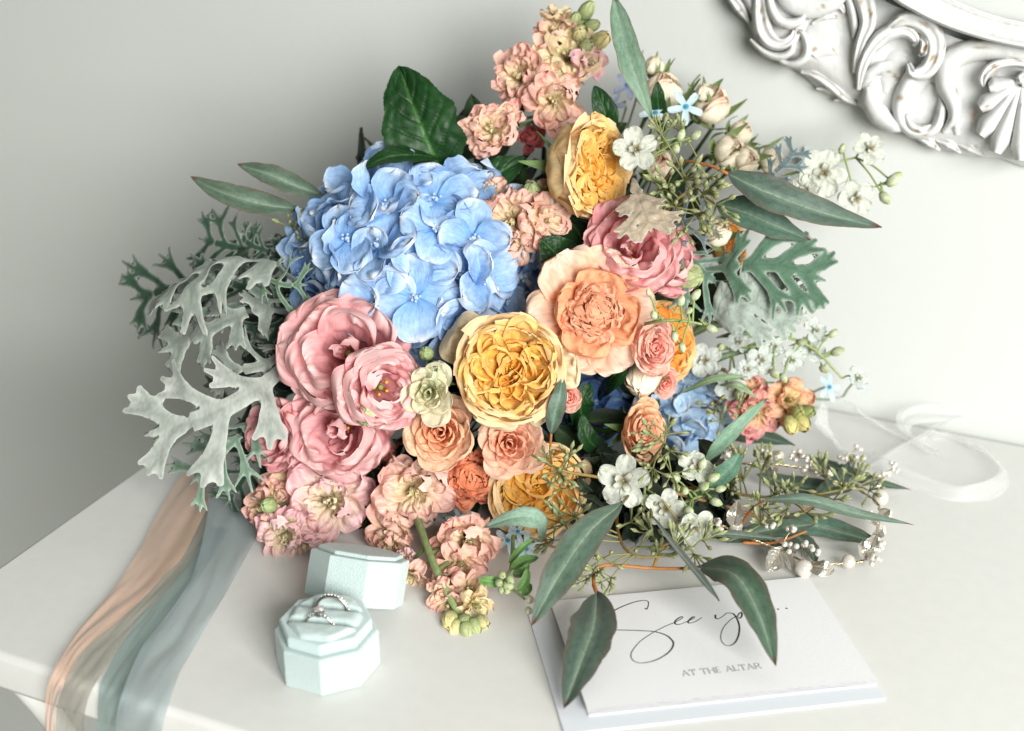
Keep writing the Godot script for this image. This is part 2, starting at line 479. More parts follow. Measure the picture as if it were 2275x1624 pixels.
# A carved rib: pts on the enlargement, half widths in the same units, z base and relief height, groove depth
func rib(pts: Array, ws: Array, z0: float, h: float, groove := 0.0, wear := 0.0) -> ArrayMesh:
	var na := 14; var nv := 26
	var P := PackedVector3Array(); var C := PackedColorArray()
	var p3 := []
	for p in pts: p3.append(Vector3(p[0], p[1], 0))
	for j in nv + 1:
		var t := float(j) / nv
		var p := crv(p3, t)
		var T := (crv(p3, t + 0.02) - crv(p3, t - 0.02)).normalized()
		var s := Vector3(-T.y, T.x, 0)
		var w := crf(ws, t) * 1.4
		var hh := h * 0.56 * clampf(w / 40.0, 0.35, 1.0)
		for i in na + 1:
			var a := PI * i / na
			var cx := cos(a)
			var q := p + s * (w * cx)
			var z := z0 + hh * pow(sin(a), 0.7) - groove * hh * exp(-cx * cx * 9.0)
			if i == 0 or i == na: z = z0 * 0.55
			var wp := wz(q.x, q.y, z)
			P.append(wp)
			C.append(worn(wp, Color.WHITE, wear + (0.22 * exp(-cx * cx * 9.0) if groove > 0.2 else 0.0)))
	return grid(na, nv, P, C, PackedVector2Array())
func mirror_frame() -> void:
	var t := thing("mirror_frame", "ornate white carved oval frame with worn brown patches hanging on the wall", "frame")
	# pierced ground that carries the carving
	var outer := [[60, -120], [180, 0], [290, 120], [365, 300], [430, 390], [580, 455], [700, 530], [830, 640], [960, 700], [1100, 755], [1240, 850], [1400, 930], [1560, 1010], [1750, 1075], [1950, 1115], [2100, 1125], [2300, 1190], [2600, 1230]]
	var inner := [[1180, -120], [1280, 0], [1400, 60], [1560, 140], [1700, 230], [1850, 290], [2050, 350], [2275, 400], [2600, 440]]
	var P := PackedVector3Array(); var C := PackedColorArray()
	var po := []; var pi := []
	for p in outer: po.append(Vector3(p[0], p[1], 0))
	for p in inner: pi.append(Vector3(p[0], p[1], 0))
	var nv := 60; var nu := 8
	for j in nv + 1:
		var a := crv(po, float(j) / nv); var b := crv(pi, float(j) / nv)
		for i in nu + 1:
			var u := float(i) / nu
			var q := a.lerp(b, u)
			var z := 0.0165 - 0.004 * sin(u * PI)
			if i == 0: z = 0.002
			var wp := wz(q.x, q.y, z); P.append(wp); C.append(worn(wp, Color.WHITE, -0.05))
	part(t, "ground", grid(nu, nv, P, C, PackedVector2Array()), M.frame_paint)
	# the smooth oval moulding inside it
	P = PackedVector3Array(); C = PackedColorArray()
	var mo := [[1200, -140], [1345, 0], [1500, 92], [1640, 162], [1780, 218], [1960, 275], [2120, 315], [2290, 348], [2640, 400]]
	var mi := [[1450, -330], [1540, -160], [1660, -60], [1800, 15], [1960, 80], [2120, 130], [2290, 165], [2460, 190], [2700, 210]]
	po = []; pi = []
	for p in mo: po.append(Vector3(p[0], p[1], 0))
	for p in mi: pi.append(Vector3(p[0], p[1], 0))
	var sec := [[0.0, 0.004], [0.0, 0.030], [0.05, 0.040], [0.14, 0.043], [0.22, 0.038], [0.30, 0.034], [0.55, 0.030], [0.85, 0.029], [0.95, 0.033], [1.05, 0.03], [1.08, 0.012]]
	for j in 51:
		var a := crv(po, j / 50.0); var b := crv(pi, j / 50.0)
		for e in sec:
			var q := a.lerp(b, e[0]); var wp := wz(q.x, q.y, e[1]); P.append(wp)
			var k := nz.get_noise_2d(wp.x * 30.0 + wp.y * 40.0, (wp.y - wp.x * 0.3) * 420.0)
			var c := Color(0.60, 0.61, 0.60)
			if e[0] > 0.25 and e[0] < 0.9: c = Color(0.60, 0.61, 0.60).lerp(Color(0.30, 0.27, 0.22), smoothstep(0.35, 0.9, k) * 0.35)
			C.append(c)
	part(t, "oval_moulding", grid(sec.size() - 1, 50, P, C, PackedVector2Array()), M.frame_paint)
	var ribs := [
		# big leaf scroll at the upper left
		["scroll", [[395, -60], [405, 90], [425, 210], [480, 290], [560, 310], [625, 270], [645, 215]], [30, 46, 52, 46, 34, 26, 12], 0.014, 0.022, 0.35, 0.05],
		["scroll", [[455, -60], [480, 60], [530, 140], [600, 170], [680, 150], [720, 100]], [20, 26, 30, 30, 24, 8], 0.020, 0.018, 0.0, 0.0],
		["scroll", [[560, -80], [640, 20], [760, 50], [900, 20], [1010, -60]], [50, 60, 62, 50, 30], 0.016, 0.016, 0.0, 0.0],
		["scroll", [[330, 280], [400, 350], [480, 395], [560, 400], [620, 365], [640, 300], [690, 220]], [8, 16, 20, 22, 22, 18, 10], 0.014, 0.022, 0.0, 0.1],
		["scroll", [[500, 400], [580, 450], [660, 450], [725, 400], [735, 320], [705, 240], [650, 210]], [8, 16, 22, 24, 22, 18, 8], 0.014, 0.020, 0.0, 0.1],
		["boss", [[760, 380], [830, 300], [880, 260], [950, 240]], [60, 120, 130, 70], 0.006, 0.020, 0.0, 0.0],
		["leaf", [[160, -60], [250, 50], [320, 160]], [20, 32, 8], 0.008, 0.016, 0.3, 0.0],
		["leaf", [[260, -80], [330, 30], [365, 140]], [18, 26, 6], 0.010, 0.016, 0.0, 0.0],
		# ridge that rises to the moulding
		["scroll", [[1120, -80], [1160, 60], [1165, 170], [1120, 290], [1090, 400], [1070, 520]], [60, 54, 44, 30, 22, 12], 0.016, 0.020, 0.3, 0.0],
		["scroll", [[1015, -60], [1050, 60], [1070, 180], [1060, 270]], [20, 24, 22, 8], 0.014, 0.016, 0.0, 0.0],
		["leaf", [[740, 130], [850, 60], [960, 40], [1000, 90]], [10, 26, 24, 10], 0.014, 0.014, 0.3, 0.0],
		["leaf", [[770, 170], [860, 120], [950, 120]], [8, 20, 8], 0.014, 0.012, 0.0, 0.0],
		# small acanthus leaf at the lower rim
		["leaf", [[690, 510], [790, 530], [900, 600], [1000, 690], [1090, 745]], [10, 26, 30, 24, 8], 0.006, 0.016, 0.3, 0.0],
		["leaf", [[840, 420], [880, 490], [940, 560], [990, 640]], [10, 28, 26, 8], 0.006, 0.014, 0.3, 0.0],
		["leaf", [[1010, 470], [1010, 560], [1030, 640], [1060, 720]], [8, 24, 22, 8], 0.006, 0.014, 0.3, 0.0],
		["leaf", [[800, 630], [880, 640], [960, 680]], [6, 16, 6], 0.004, 0.012, 0.0, 0.0],
		["leaf", [[930, 715], [1000, 705], [1080, 735]], [6, 14, 6], 0.004, 0.012, 0.0, 0.0],
		# the great S scroll in the middle
		["scroll", [[1100, 640], [1120, 500], [1170, 380], [1260, 270], [1370, 215], [1460, 230], [1510, 290], [1490, 330]], [12, 26, 34, 42, 44, 38, 26, 10], 0.016, 0.024, 0.2, 0.0],
		["scroll", [[1310, 200], [1430, 140], [1560, 170], [1640, 270], [1640, 400], [1580, 500], [1490, 520], [1455, 450]], [20, 44, 54, 56, 52, 46, 34, 14], 0.018, 0.026, 0.25, 0.08],
		["scroll", [[1520, 250], [1570, 300], [1560, 370], [1530, 400]], [8, 26, 26, 8], 0.022, 0.018, 0.4, 0.3],
		["boss", [[1290, 660], [1330, 540], [1390, 420], [1440, 380]], [30, 84, 80, 30], 0.006, 0.016, 0.0, 0.0],
		["leaf", [[1130, 630], [1170, 540], [1250, 480], [1330, 440]], [8, 26, 30, 10], 0.016, 0.016, 0.0, 0.0],
		["leaf", [[1140, 640], [1190, 570], [1270, 540]], [6, 16, 6], 0.018, 0.014, 0.3, 0.1],
		["scroll", [[1160, 620], [1190, 720], [1250, 820], [1330, 890], [1410, 930]], [22, 52, 56, 40, 10], 0.014, 0.022, 0.0, 0.0],
		["scroll", [[1490, 520], [1430, 640], [1390, 750], [1400, 860], [1470, 940], [1580, 950], [1660, 890], [1690, 780], [1680, 690]], [40, 44, 38, 30, 26, 26, 30, 26, 8], 0.012, 0.022, 0.0, 0.0],
		["scroll", [[1440, 820], [1470, 890], [1540, 920], [1620, 890]], [10, 22, 24, 8], 0.018, 0.018, 0.0, 0.15],
		["boss", [[1530, 740], [1580, 680], [1620, 600]], [40, 60, 30], 0.006, 0.014, 0.0, 0.0],
		# wide band to the shell
		["scroll", [[1700, 940], [1780, 830], [1770, 720], [1720, 600], [1730, 480], [1800, 400], [1920, 360], [2080, 360], [2300, 400], [2500, 440]], [10, 34, 46, 52, 56, 60, 58, 54, 50, 50], 0.014, 0.024, 0.0, 0.0],
		["scroll", [[1990, 620], [1985, 560], [2030, 490], [2120, 450], [2240, 445], [2400, 470]], [10, 24, 28, 26, 24, 24], 0.020, 0.020, 0.3, 0.08],
		["leaf", [[1800, 960], [1800, 900], [1840, 860]], [20, 26, 8], 0.010, 0.016, 0.0, 0.0],
		# leafy rim under the scrolls
		["leaf", [[1480, 955], [1600, 1010], [1680, 1070]], [10, 26, 8], 0.006, 0.016, 0.3, 0.0],
		["leaf", [[1620, 985], [1740, 1020], [1830, 1090]], [10, 28, 8], 0.006, 0.016, 0.3, 0.0],
		["leaf", [[1760, 1000], [1890, 1050], [1990, 1110]], [10, 26, 8], 0.006, 0.016, 0.3, 0.0],
		["leaf", [[1880, 960], [1950, 1020], [2040, 1040]], [10, 30, 8], 0.006, 0.014, 0.0, 0.0],
	]
	for r in ribs: part(t, r[0], rib(r[1], r[2], r[3], r[4], r[5], r[6]), M.frame_paint)
	# the fluted shell
	for f in [[2030, 630], [1965, 770], [1965, 960], [2075, 1085], [2250, 1140], [2430, 1130]]:
		var d := Vector2(f[0] - 2265, f[1] - 570)
		var q := []
		for k in 6: q.append([2265 + d.x * (0.10 + 0.9 * k / 5.0), 570 + d.y * (0.10 + 0.9 * k / 5.0)])
		var w := d.length()
		part(t, "shell_flute", rib(q, [12, 26, 38, 48, 54, 30], 0.014, 0.030, 0.0, -0.2), M.frame_paint)
	part(t, "shell_eye", rib([[2215, 570], [2265, 560], [2315, 570]], [16, 40, 16], 0.02, 0.028, 0.3, 0.25), M.frame_paint)

# ---------------------------------------------------------------- the ring box
func octagon(a: float, turn: float) -> PackedVector2Array:
	var p := PackedVector2Array()
	for k in 8: p.append(Vector2(cos(PI / 4 * k + turn), sin(PI / 4 * k + turn)) * a / cos(PI / 8))
	return p
func ring_box() -> void:
	var b := thing("ring_box", "pale aqua velvet octagonal ring box standing open with two rings", "ring box", Transform3D(Basis(Vector3.UP, deg_to_rad(1.0)), Vector3(-0.3408, 0.0002, 0.4155)))
	part(b, "body", prism(octagon(0.0254, PI / 8), 0.0, 0.0225, 0.0011), M.velvet)
	# the raised collar, wrapped in ribbed silk
	var oc := octagon(0.0222, PI / 8)
	part(b, "collar", prism(oc, 0.0226, 0.0292, 0.0007), M.ribbed_silk)
	var ribs := []
	for k in 8:
		var p: Vector2 = oc[k]; var q: Vector2 = oc[(k + 1) % 8]
		for i in 17:
			var c := p.lerp(q, (i + 0.5) / 17.0)
			var cy := CylinderMesh.new(); cy.top_radius = 0.00042; cy.bottom_radius = 0.00042; cy.height = 0.0052; cy.radial_segments = 6; cy.rings = 1
			ribs.append([cy, shifted(Vector3(c.x, 0.0257, c.y))])
	var rp := part(b, "silk_ribs", join(ribs), M.ribbed_silk); rp.set_meta("kind", "stuff")
	# three padded rolls with slots between them, slightly turned
	var turn := Basis(Vector3.UP, deg_to_rad(14.0))
	var cuts := [[-0.0205, -0.0081], [-0.0067, 0.0049], [0.0063, 0.0205]]
	for c in cuts:
		var P := PackedVector3Array(); var nu := 16; var nv := 10
		for j in nv + 1:
			var v := float(j) / nv
			var z := lerpf(c[0], c[1], v)
			var e := pow(maxf(0.0, 1.0 - pow(absf(2.0 * v - 1.0), 4.0)), 0.25)
			var half := minf(0.0202, 0.0202 * 1.414 - absf(z) - 0.0004)
			for i in nu + 1:
				var u := 2.0 * i / nu - 1.0
				var x := u * half
				var edge := pow(maxf(0.0, 1.0 - pow(absf(u), 8.0)), 0.25)
				P.append(turn * Vector3(x, 0.0265 + 0.0056 * e * edge + 0.0003 * nz.get_noise_2d(x * 120.0, z * 120.0), z))
		part(b, "ring_cushion", grid(nu, nv, P, PackedColorArray(), PackedVector2Array()), M.velvet)
	# the lid, leaning behind the box
	var c := on(794, 1279, 0.0170)
	var ax := (Vector3.UP + CR * 0.20 - CU.cross(CR).normalized() * 0.0).normalized()
	var back := (CF - Vector3.UP * CF.y).normalized()
	ax = (Vector3.UP * 1.0 + back * 0.50 + CR * 0.17).normalized()
	var xx := (CR - ax * CR.dot(ax)).normalized()
	var lb := Basis(xx, ax, xx.cross(ax)) * Basis(Vector3.UP, deg_to_rad(-8.0))
	var l := thing("octagonal_lid_cover", "pale aqua velvet octagonal lid leaning behind the open ring box", "lid", Transform3D(lb, c))
	part(l, "shell", prism(octagon(0.0262, PI / 8), -0.0135, 0.0125, 0.0011), M.velvet)
	part(l, "raised_panel", prism(octagon(0.0225, PI / 8), 0.0126, 0.0150, 0.0009), M.velvet)
	# rings
	var br := turn
	var band := thing("wedding_band", "slim silver band set with tiny stones in the rear slot of the ring box", "ring", b.transform * Transform3D(br * Basis(Vector3.RIGHT, deg_to_rad(-8)), Vector3(-0.0005, 0.0292, -0.0074)))
	ring_into(band, 0.0088, 0.0013, 15, 0.0008)
	var eng := thing("engagement_ring", "silver solitaire ring with a round brilliant stone in the front slot of the ring box", "ring", b.transform * Transform3D(br * Basis(Vector3.RIGHT, deg_to_rad(-6)), Vector3(-0.0008, 0.0262, 0.0056)))
	ring_into(eng, 0.0082, 0.00088, 12, 0.0008)
	var hy := 0.0094
	var pr := []
	for k in 6:
		var a := TAU * k / 6.0
		pr.append([tube([Vector3(cos(a) * 0.0008, hy - 0.002, sin(a) * 0.0008), Vector3(cos(a) * 0.0026, hy + 0.0006, sin(a) * 0.0026), Vector3(cos(a) * 0.0027, hy + 0.0026, sin(a) * 0.0027)], [0.0005, 0.00045, 0.0005], Color.WHITE), Transform3D()])
	var to := TorusMesh.new(); to.inner_radius = 0.0021; to.outer_radius = 0.0029; to.rings = 20; to.ring_segments = 6
	pr.append([to, shifted(Vector3(0, hy + 0.0004, 0))])
	part(eng, "setting", join(pr), M.silver)
	var st := SurfaceTool.new(); st.begin(Mesh.PRIMITIVE_TRIANGLES)
	st.set_smooth_group(-1)
	var lev := [[0.0, -0.0018], [0.0027, 0.0008], [0.0027, 0.0011], [0.0015, 0.0020], [0.0, 0.0020]]
	for k in 4:
		for i in 8:
			var a0 := TAU * (i + 0.5 * (k % 2)) / 8; var a1 := TAU * (i + 1 + 0.5 * (k % 2)) / 8
			var f := func(r, y, a): return Vector3(r * cos(a), hy + 0.0012 + y, r * sin(a))
			var A: Vector3 = f.call(lev[k][0], lev[k][1], a0); var B: Vector3 = f.call(lev[k][0], lev[k][1], a1)
			var Cc: Vector3 = f.call(lev[k + 1][0], lev[k + 1][1], (a0 + a1) / 2); var Dd: Vector3 = f.call(lev[k + 1][0], lev[k + 1][1], (a0 + a1) / 2 + TAU / 8)
			for tr in [[A, B, Cc], [B, Dd, Cc]]:
				for v in tr: st.add_vertex(v)
	st.generate_normals()
	part(eng, "brilliant", st.commit(), M.stone)
func ring_into(t: Node3D, R: float, r: float, n: int, rs: float) -> void:
	var pts := []
	for k in 25: pts.append(Vector3(cos(PI * 2 * k / 24.0), sin(PI * 2 * k / 24.0), 0) * R)
	var P := PackedVector3Array()
	for j in 49:
		var a := TAU * j / 48
		for i in 9:
			var b := TAU * i / 8
			P.append(Vector3(cos(a), sin(a), 0) * (R + r * 0.7 * cos(b)) + Vector3(0, 0, r * 1.05 * sin(b)))
	part(t, "hoop", grid(8, 48, P, PackedColorArray(), PackedVector2Array(), true), M.silver)
	for k in n:
		var a := PI * (0.06 + 0.88 * k / (n - 1.0))
		if r < 0.0009 and absf(a - PI / 2) < 0.3: continue
		var s := SphereMesh.new(); s.radius = rs; s.height = rs * 2; s.radial_segments = 8; s.rings = 4
		part(t, "side_stone", s, M.stone, shifted(Vector3(cos(a), sin(a), 0) * (R + r * 0.45)))

# ---------------------------------------------------------------- the vow card
func stroke(im: Image, pts: Array, w0: float, w1: float, col: Color) -> void:     # card millimetres, ten pixels each
	var p3 := []
	for p in pts: p3.append(Vector3(p[0], p[1], 0))
	var n := pts.size() * 26
	for k in n + 1:
		var t := float(k) / n
		var p := crv(p3, t)
		var T := (crv(p3, t + 0.004) - crv(p3, t - 0.004)).normalized()
		var w := lerpf(w0, w1, clampf(T.y * 0.9 + 0.1, 0.0, 1.0)) * 10.0
		var cx := (p.x + 76.75) * 10.0; var cy := (p.y + 50.25) * 10.0
		var r := int(ceil(w)) + 1
		for y in range(int(cy) - r, int(cy) + r + 1):
			for x in range(int(cx) - r, int(cx) + r + 1):
				if x < 0 or y < 0 or x >= 1535 or y >= 1005: continue
				var a := clampf(w - Vector2(x - cx, y - cy).length() + 0.5, 0.0, 1.0)
				if a > 0.0:
					var o := im.get_pixel(x, y)
					im.set_pixel(x, y, Color(minf(o.r, lerpf(1.0, col.r, a)), minf(o.g, lerpf(1.0, col.g, a)), minf(o.b, lerpf(1.0, col.b, a))))
func card() -> void:
	var B := Basis(Vector3.UP, deg_to_rad(33.8))
	var e := thing("envelope", "white paper envelope lying under the linen card on the table", "envelope", Transform3D(B, Vector3(-0.1630, 0.0, 0.3158)))
	part(e, "sheet", box(Vector3(0.168, 0.0010, 0.106)), M.envelope_paper, shifted(Vector3(-0.0065, 0.0006, 0.0078)))
	var k := thing("vow_card", "white linen textured folded card lettered See you at the altar", "card", Transform3D(B, Vector3(-0.1630, 0.0012, 0.3158)))
	part(k, "back_leaf", box(Vector3(0.1528, 0.0007, 0.1000)), M.linen_paper, shifted(Vector3(0.0004, 0.0005, 0.0002)))
	var im := Image.create(1535, 1005, false, Image.FORMAT_RGB8)
	im.fill(Color.WHITE)
	var ink := Color(0.13, 0.13, 0.14)
	stroke(im, [[-25.3, -33.6], [-24.6, -32.9], [-23.1, -35.9], [-22.1, -39.1], [-22.3, -40.9], [-24.1, -41.8], [-27.5, -41.6], [-32.2, -40.2], [-39.4, -36.8], [-44.8, -33.2], [-50.7, -28.3], [-53.9, -23.2], [-53.3, -18.7], [-48.5, -16.2], [-38.6, -14.0], [-27.0, -10.9], [-20.9, -6.4], [-18.8, -1.0], [-19.0, 2.3], [-21.1, 6.5], [-25.7, 11.2], [-32.8, 15.3], [-40.1, 16.4], [-43.6, 14.3], [-44.4, 10.2], [-42.5, 5.1], [-36.3, -2.7], [-27.3, -9.7], [-18.7, -14.7], [-13.3, -17.1]], 0.30, 0.52, ink)
	stroke(im, [[-13.3, -17.1], [-9.5, -19.3], [-7.0, -21.4], [-7.6, -22.2], [-10.3, -20.5], [-12.5, -18.0], [-12.6, -15.6], [-10.4, -15.2], [-6.6, -16.7], [-2.9, -18.6], [-0.5, -20.3], [-1.1, -21.1], [-3.6, -19.0], [-5.3, -16.8], [-4.9, -15.4], [-1.5, -16.2], [3.4, -19.5]], 0.27, 0.50, ink)
	stroke(im, [[11.5, -20.6], [10.8, -17.7], [12.3, -16.9], [15.2, -18.7], [17.8, -21.0], [18.4, -21.4], [20.2, -21.1], [21.9, -19.8], [22.2, -14.0], [21.1, -7.2], [18.3, 0.1], [14.5, 6.2], [10.8, 8.8], [8.2, 7.7], [7.5, 3.4], [9.1, -2.3], [12.7, -8.6], [18.1, -14.4], [21.5, -16.8], [23.8, -18.2], [26.1, -20.9], [26.5, -19.5], [25.4, -16.7], [23.7, -15.2], [23.4, -17.0], [24.7, -19.8], [26.5, -20.8]], 0.27, 0.52, ink)
	stroke(im, [[27.8, -17.5], [30.6, -20.1], [30.2, -17.1], [30.1, -14.8], [33.2, -16.6], [36.0, -20.3], [34.7, -16.4], [35.3, -15.0], [39.6, -18.3]], 0.27, 0.50, ink)
	for d in [42.7, 47.9, 52.8]: stroke(im, [[d, -20.5], [d + 0.2, -20.4]], 0.6, 0.6, ink)
	# AT THE ALTAR, thin grey capitals with small serifs
	var grey := Color(0.50, 0.50, 0.50)
	var glyph := {
		"A": [[[0, 1], [0.5, 0]], [[0.5, 0], [1, 1]], [[0.2, 0.66], [0.8, 0.66]], [[-0.08, 1], [0.12, 1]], [[0.86, 1], [1.1, 1]]],
		"T": [[[0, 0.02], [1, 0.02]], [[0.5, 0], [0.5, 1]], [[0, 0], [0, 0.16]], [[1, 0], [1, 0.16]], [[0.36, 1], [0.64, 1]]],
		"H": [[[0.05, 0], [0.05, 1]], [[0.95, 0], [0.95, 1]], [[0.05, 0.5], [0.95, 0.5]], [[-0.06, 1], [0.16, 1]], [[0.84, 1], [1.06, 1]]],
		"E": [[[0.05, 0], [0.05, 1]], [[0.05, 0.02], [0.85, 0.02]], [[0.05, 0.5], [0.7, 0.5]], [[0.05, 0.98], [0.9, 0.98]]],
		"L": [[[0.05, 0], [0.05, 1]], [[0.05, 0.98], [0.9, 0.98]], [[0.9, 0.86], [0.9, 0.98]]],
		"R": [[[0.05, 0], [0.05, 1]], [[0.05, 0.02], [0.5, 0.0], [0.82, 0.12], [0.82, 0.36], [0.5, 0.5], [0.05, 0.5]], [[0.45, 0.5], [0.98, 1]], [[0.9, 1], [1.08, 1]]]}
	var x := -21.6
	for ch in "AT THE ALTAR":
		if ch == " ":
			x += 2.0
			continue
		var wch := 3.3 if ch in "AH" else (3.0 if ch in "TR" else 2.4)
		for s in glyph[ch]:
			var q := []
			for p in s: q.append([x + p[0] * wch, 26.4 + p[1] * 4.6])
			stroke(im, q, 0.17, 0.30, grey)
		x += wch + 0.95
	# front leaf: folded along its rear edge, springing open a little towards the front
	var pm: StandardMaterial3D = M.linen_paper.duplicate(); pm.resource_name = "printed_linen_paper"
	pm.albedo_texture = ImageTexture.create_from_image(im)
	pm.uv1_scale = Vector3.ONE
	pm.normal_enabled = false
	pm.heightmap_enabled = true; pm.heightmap_scale = 0.012
	var li := Image.create(1024, 682, false, Image.FORMAT_RGB8)
	for yy in 682:
		for xx in 1024:
			var g := 0.5 + 0.28 * nz.get_noise_2d(xx * 0.045, yy * 0.55) + 0.22 * nz.get_noise_2d(xx * 0.55 + 50.0, yy * 0.045)
			li.set_pixel(xx, yy, Color(g, g, g))
	pm.heightmap_texture = ImageTexture.create_from_image(li)
	var P := PackedVector3Array(); var UV := PackedVector2Array()
	var nu := 20; var nv := 16
	for j in nv + 1:
		for i in nu + 1:
			var u := float(i) / nu; var v := float(j) / nv
			P.append(Vector3(-0.07675 + 0.1535 * u, 0.0016 + 0.0022 * pow(v, 0.8) + 0.0010 * v * (1.0 - u), -0.05025 + 0.1005 * v)); UV.append(Vector2(u, v))
	var top := grid(nu, nv, P, PackedColorArray(), UV)
	part(k, "front_leaf", top, pm)
	var Q := PackedVector3Array()
	for r in P: Q.append(r + Vector3(0, -0.0005, 0))
	part(k, "inner_face", grid(nu, nv, Q, PackedColorArray(), UV), M.linen_paper)

# ---------------------------------------------------------------- ribbons
func sheet(a: Array, b: Array, amp: float, nv := 48, nu := 14) -> ArrayMesh:       # a band between two edges, gently rippled
	var P := PackedVector3Array(); var UV := PackedVector2Array()
	var sd := rf(0, 40.0)
	for j in nv + 1:
		var t := float(j) / nv
		var p := crv(a, t); var q := crv(b, t)
		var T := (crv(a, t + 0.02) - crv(a, t - 0.02)).normalized()
		var n := T.cross((q - p).normalized()).normalized()
		if n.dot(Vector3.UP + Vector3.BACK) < 0: n = -n
		for i in nu + 1:
			var u := float(i) / nu
			P.append(p.lerp(q, u) + n * amp * (1.0 + nz.get_noise_2d(u * 2.2 + t * 2.0 + sd, t * 4.0 + sd) + 0.4 * nz.get_noise_2d(u * 6.0 + t * 6.0, t * 3.0 + sd)))
			UV.append(Vector2(u, t))
	return grid(nu, nv, P, PackedColorArray(), UV)
func drape(pts: Array, h: float) -> Array:             # measured on an enlargement; on the table, then down its front edge
	var out := []
	for p in pts:
		var q := on(p[0] * 0.4528, 888.0 + p[1] * 0.4528, h)
		if q.z > 0.4815:
			var r := ray(p[0] * 0.4528, 888.0 + p[1] * 0.4528)
			q = EYE + r * ((0.4825 + h - EYE.z) / r.z)
		out.append(q)
	return out
func ribbons() -> void:
	single("organza_ribbon", sheet(drape([[1015, 250], [870, 410], [730, 640], [640, 820], [540, 950], [350, 1180], [260, 1330], [225, 1500], [225, 1660], [230, 1900]], 0.0035), drape([[1060, 440], [1000, 570], [900, 770], [770, 910], [570, 1095], [405, 1235], [312, 1400], [280, 1500], [275, 1660], [280, 1900]], 0.003), 0.0009), M.ribbon_peach, "sheer peach organza ribbon trailing over the table edge, leftmost of the four", "ribbon", Transform3D(), "sheer ribbons hanging over the table front")
	single("organza_ribbon", sheet(drape([[1000, 480], [870, 700], [700, 930], [555, 1105], [430, 1215], [330, 1370], [285, 1500], [275, 1660], [280, 1900]], 0.002), drape([[1080, 520], [990, 720], [800, 960], [640, 1130], [530, 1300], [450, 1430], [425, 1520], [420, 1660], [425, 1900]], 0.0015), 0.0007), M.ribbon_taupe, "sheer taupe grey organza ribbon hanging between the peach and teal ribbons", "ribbon", Transform3D(), "sheer ribbons hanging over the table front")
	single("organza_ribbon", sheet(drape([[1040, 620], [930, 770], [740, 1000], [600, 1200], [510, 1370], [485, 1480], [480, 1660], [485, 1900]], 0.001), drape([[1130, 640], [1010, 830], [900, 980], [740, 1220], [640, 1430], [600, 1540], [590, 1660], [595, 1900]], 0.001), 0.0007), M.ribbon_teal, "sheer dusty teal organza ribbon half under the wide grey blue ribbon", "ribbon", Transform3D(), "sheer ribbons hanging over the table front")
	single("organza_ribbon", sheet(drape([[1010, 400], [1020, 560], [960, 820], [870, 1000], [700, 1220], [600, 1440], [575, 1620], [580, 1900]], 0.006), drape([[1290, 560], [1240, 720], [1100, 970], [960, 1200], [870, 1380], [812, 1550], [795, 1680], [795, 1900]], 0.004), 0.0011), M.ribbon_mist, "wide sheer grey blue organza ribbon nearest the ring box, rightmost of the four", "ribbon", Transform3D(), "sheer ribbons hanging over the table front")
	# white ties of the hair vine on the right
	var tie := func(pts: Array, w: float, lift: float) -> ArrayMesh:
		var a := []; var b := []
		for i in pts.size():
			var p: Array = pts[i]
			var c := on(p[0], p[1], p[2])
			var nx := on(pts[mini(i + 1, pts.size() - 1)][0], pts[mini(i + 1, pts.size() - 1)][1], pts[mini(i + 1, pts.size() - 1)][2])
			var pv := on(pts[maxi(i - 1, 0)][0], pts[maxi(i - 1, 0)][1], pts[maxi(i - 1, 0)][2])
			var s := (nx - pv).normalized().cross(Vector3.UP).normalized()
			s = (s * (1.0 - lift) + Vector3.UP * lift).normalized()
			var ww := w * (0.35 if i == 0 else 1.0)
			a.append(c - s * ww); b.append(c + s * ww + Vector3(0, 0.001, 0))
		return sheet(a, b, 0.0012, 60, 8)
	single("tie_ribbon", tie.call([[1880, 1083, 0.010], [1940, 1030, 0.012], [2020, 985, 0.008], [2110, 940, 0.006], [2200, 928, 0.006], [2090, 920, 0.012], [2012, 930, 0.010], [2014, 968, 0.004], [2080, 1005, 0.002]], 0.007, 0.35), M.ribbon_white, "white sheer ribbon tied to the hair vine and looping back near the wall", "ribbon", Transform3D(), "white sheer ties of the hair vine")
	single("tie_ribbon", tie.call([[1900, 1078, 0.006], [1990, 1000, 0.004], [2080, 965, 0.004], [2150, 985, 0.004], [2215, 1035, 0.003], [2228, 1070, 0.003], [2180, 1095, 0.003], [2110, 1100, 0.002], [2010, 1065, 0.002], [1930, 1020, 0.002]], 0.006, 0.55), M.ribbon_white, "white sheer ribbon lying in a wide open loop at the right of the table", "ribbon", Transform3D(), "white sheer ties of the hair vine")
	single("tie_ribbon", tie.call([[1840, 870, 0.03], [1880, 900, 0.02], [1930, 935, 0.008], [2000, 975, 0.003], [2080, 1015, 0.002]], 0.007, 0.3), M.ribbon_white, "short white sheer ribbon coming out behind the pale blue florets", "ribbon", Transform3D(), "white sheer ties of the hair vine")
	single("tie_ribbon", tie.call([[1830, 900, 0.02], [1825, 950, 0.008], [1850, 985, 0.004], [1900, 1030, 0.002]], 0.007, 0.4), M.ribbon_white, "white sheer ribbon tail curving down beside the back stock flower", "ribbon", Transform3D(), "white sheer ties of the hair vine")

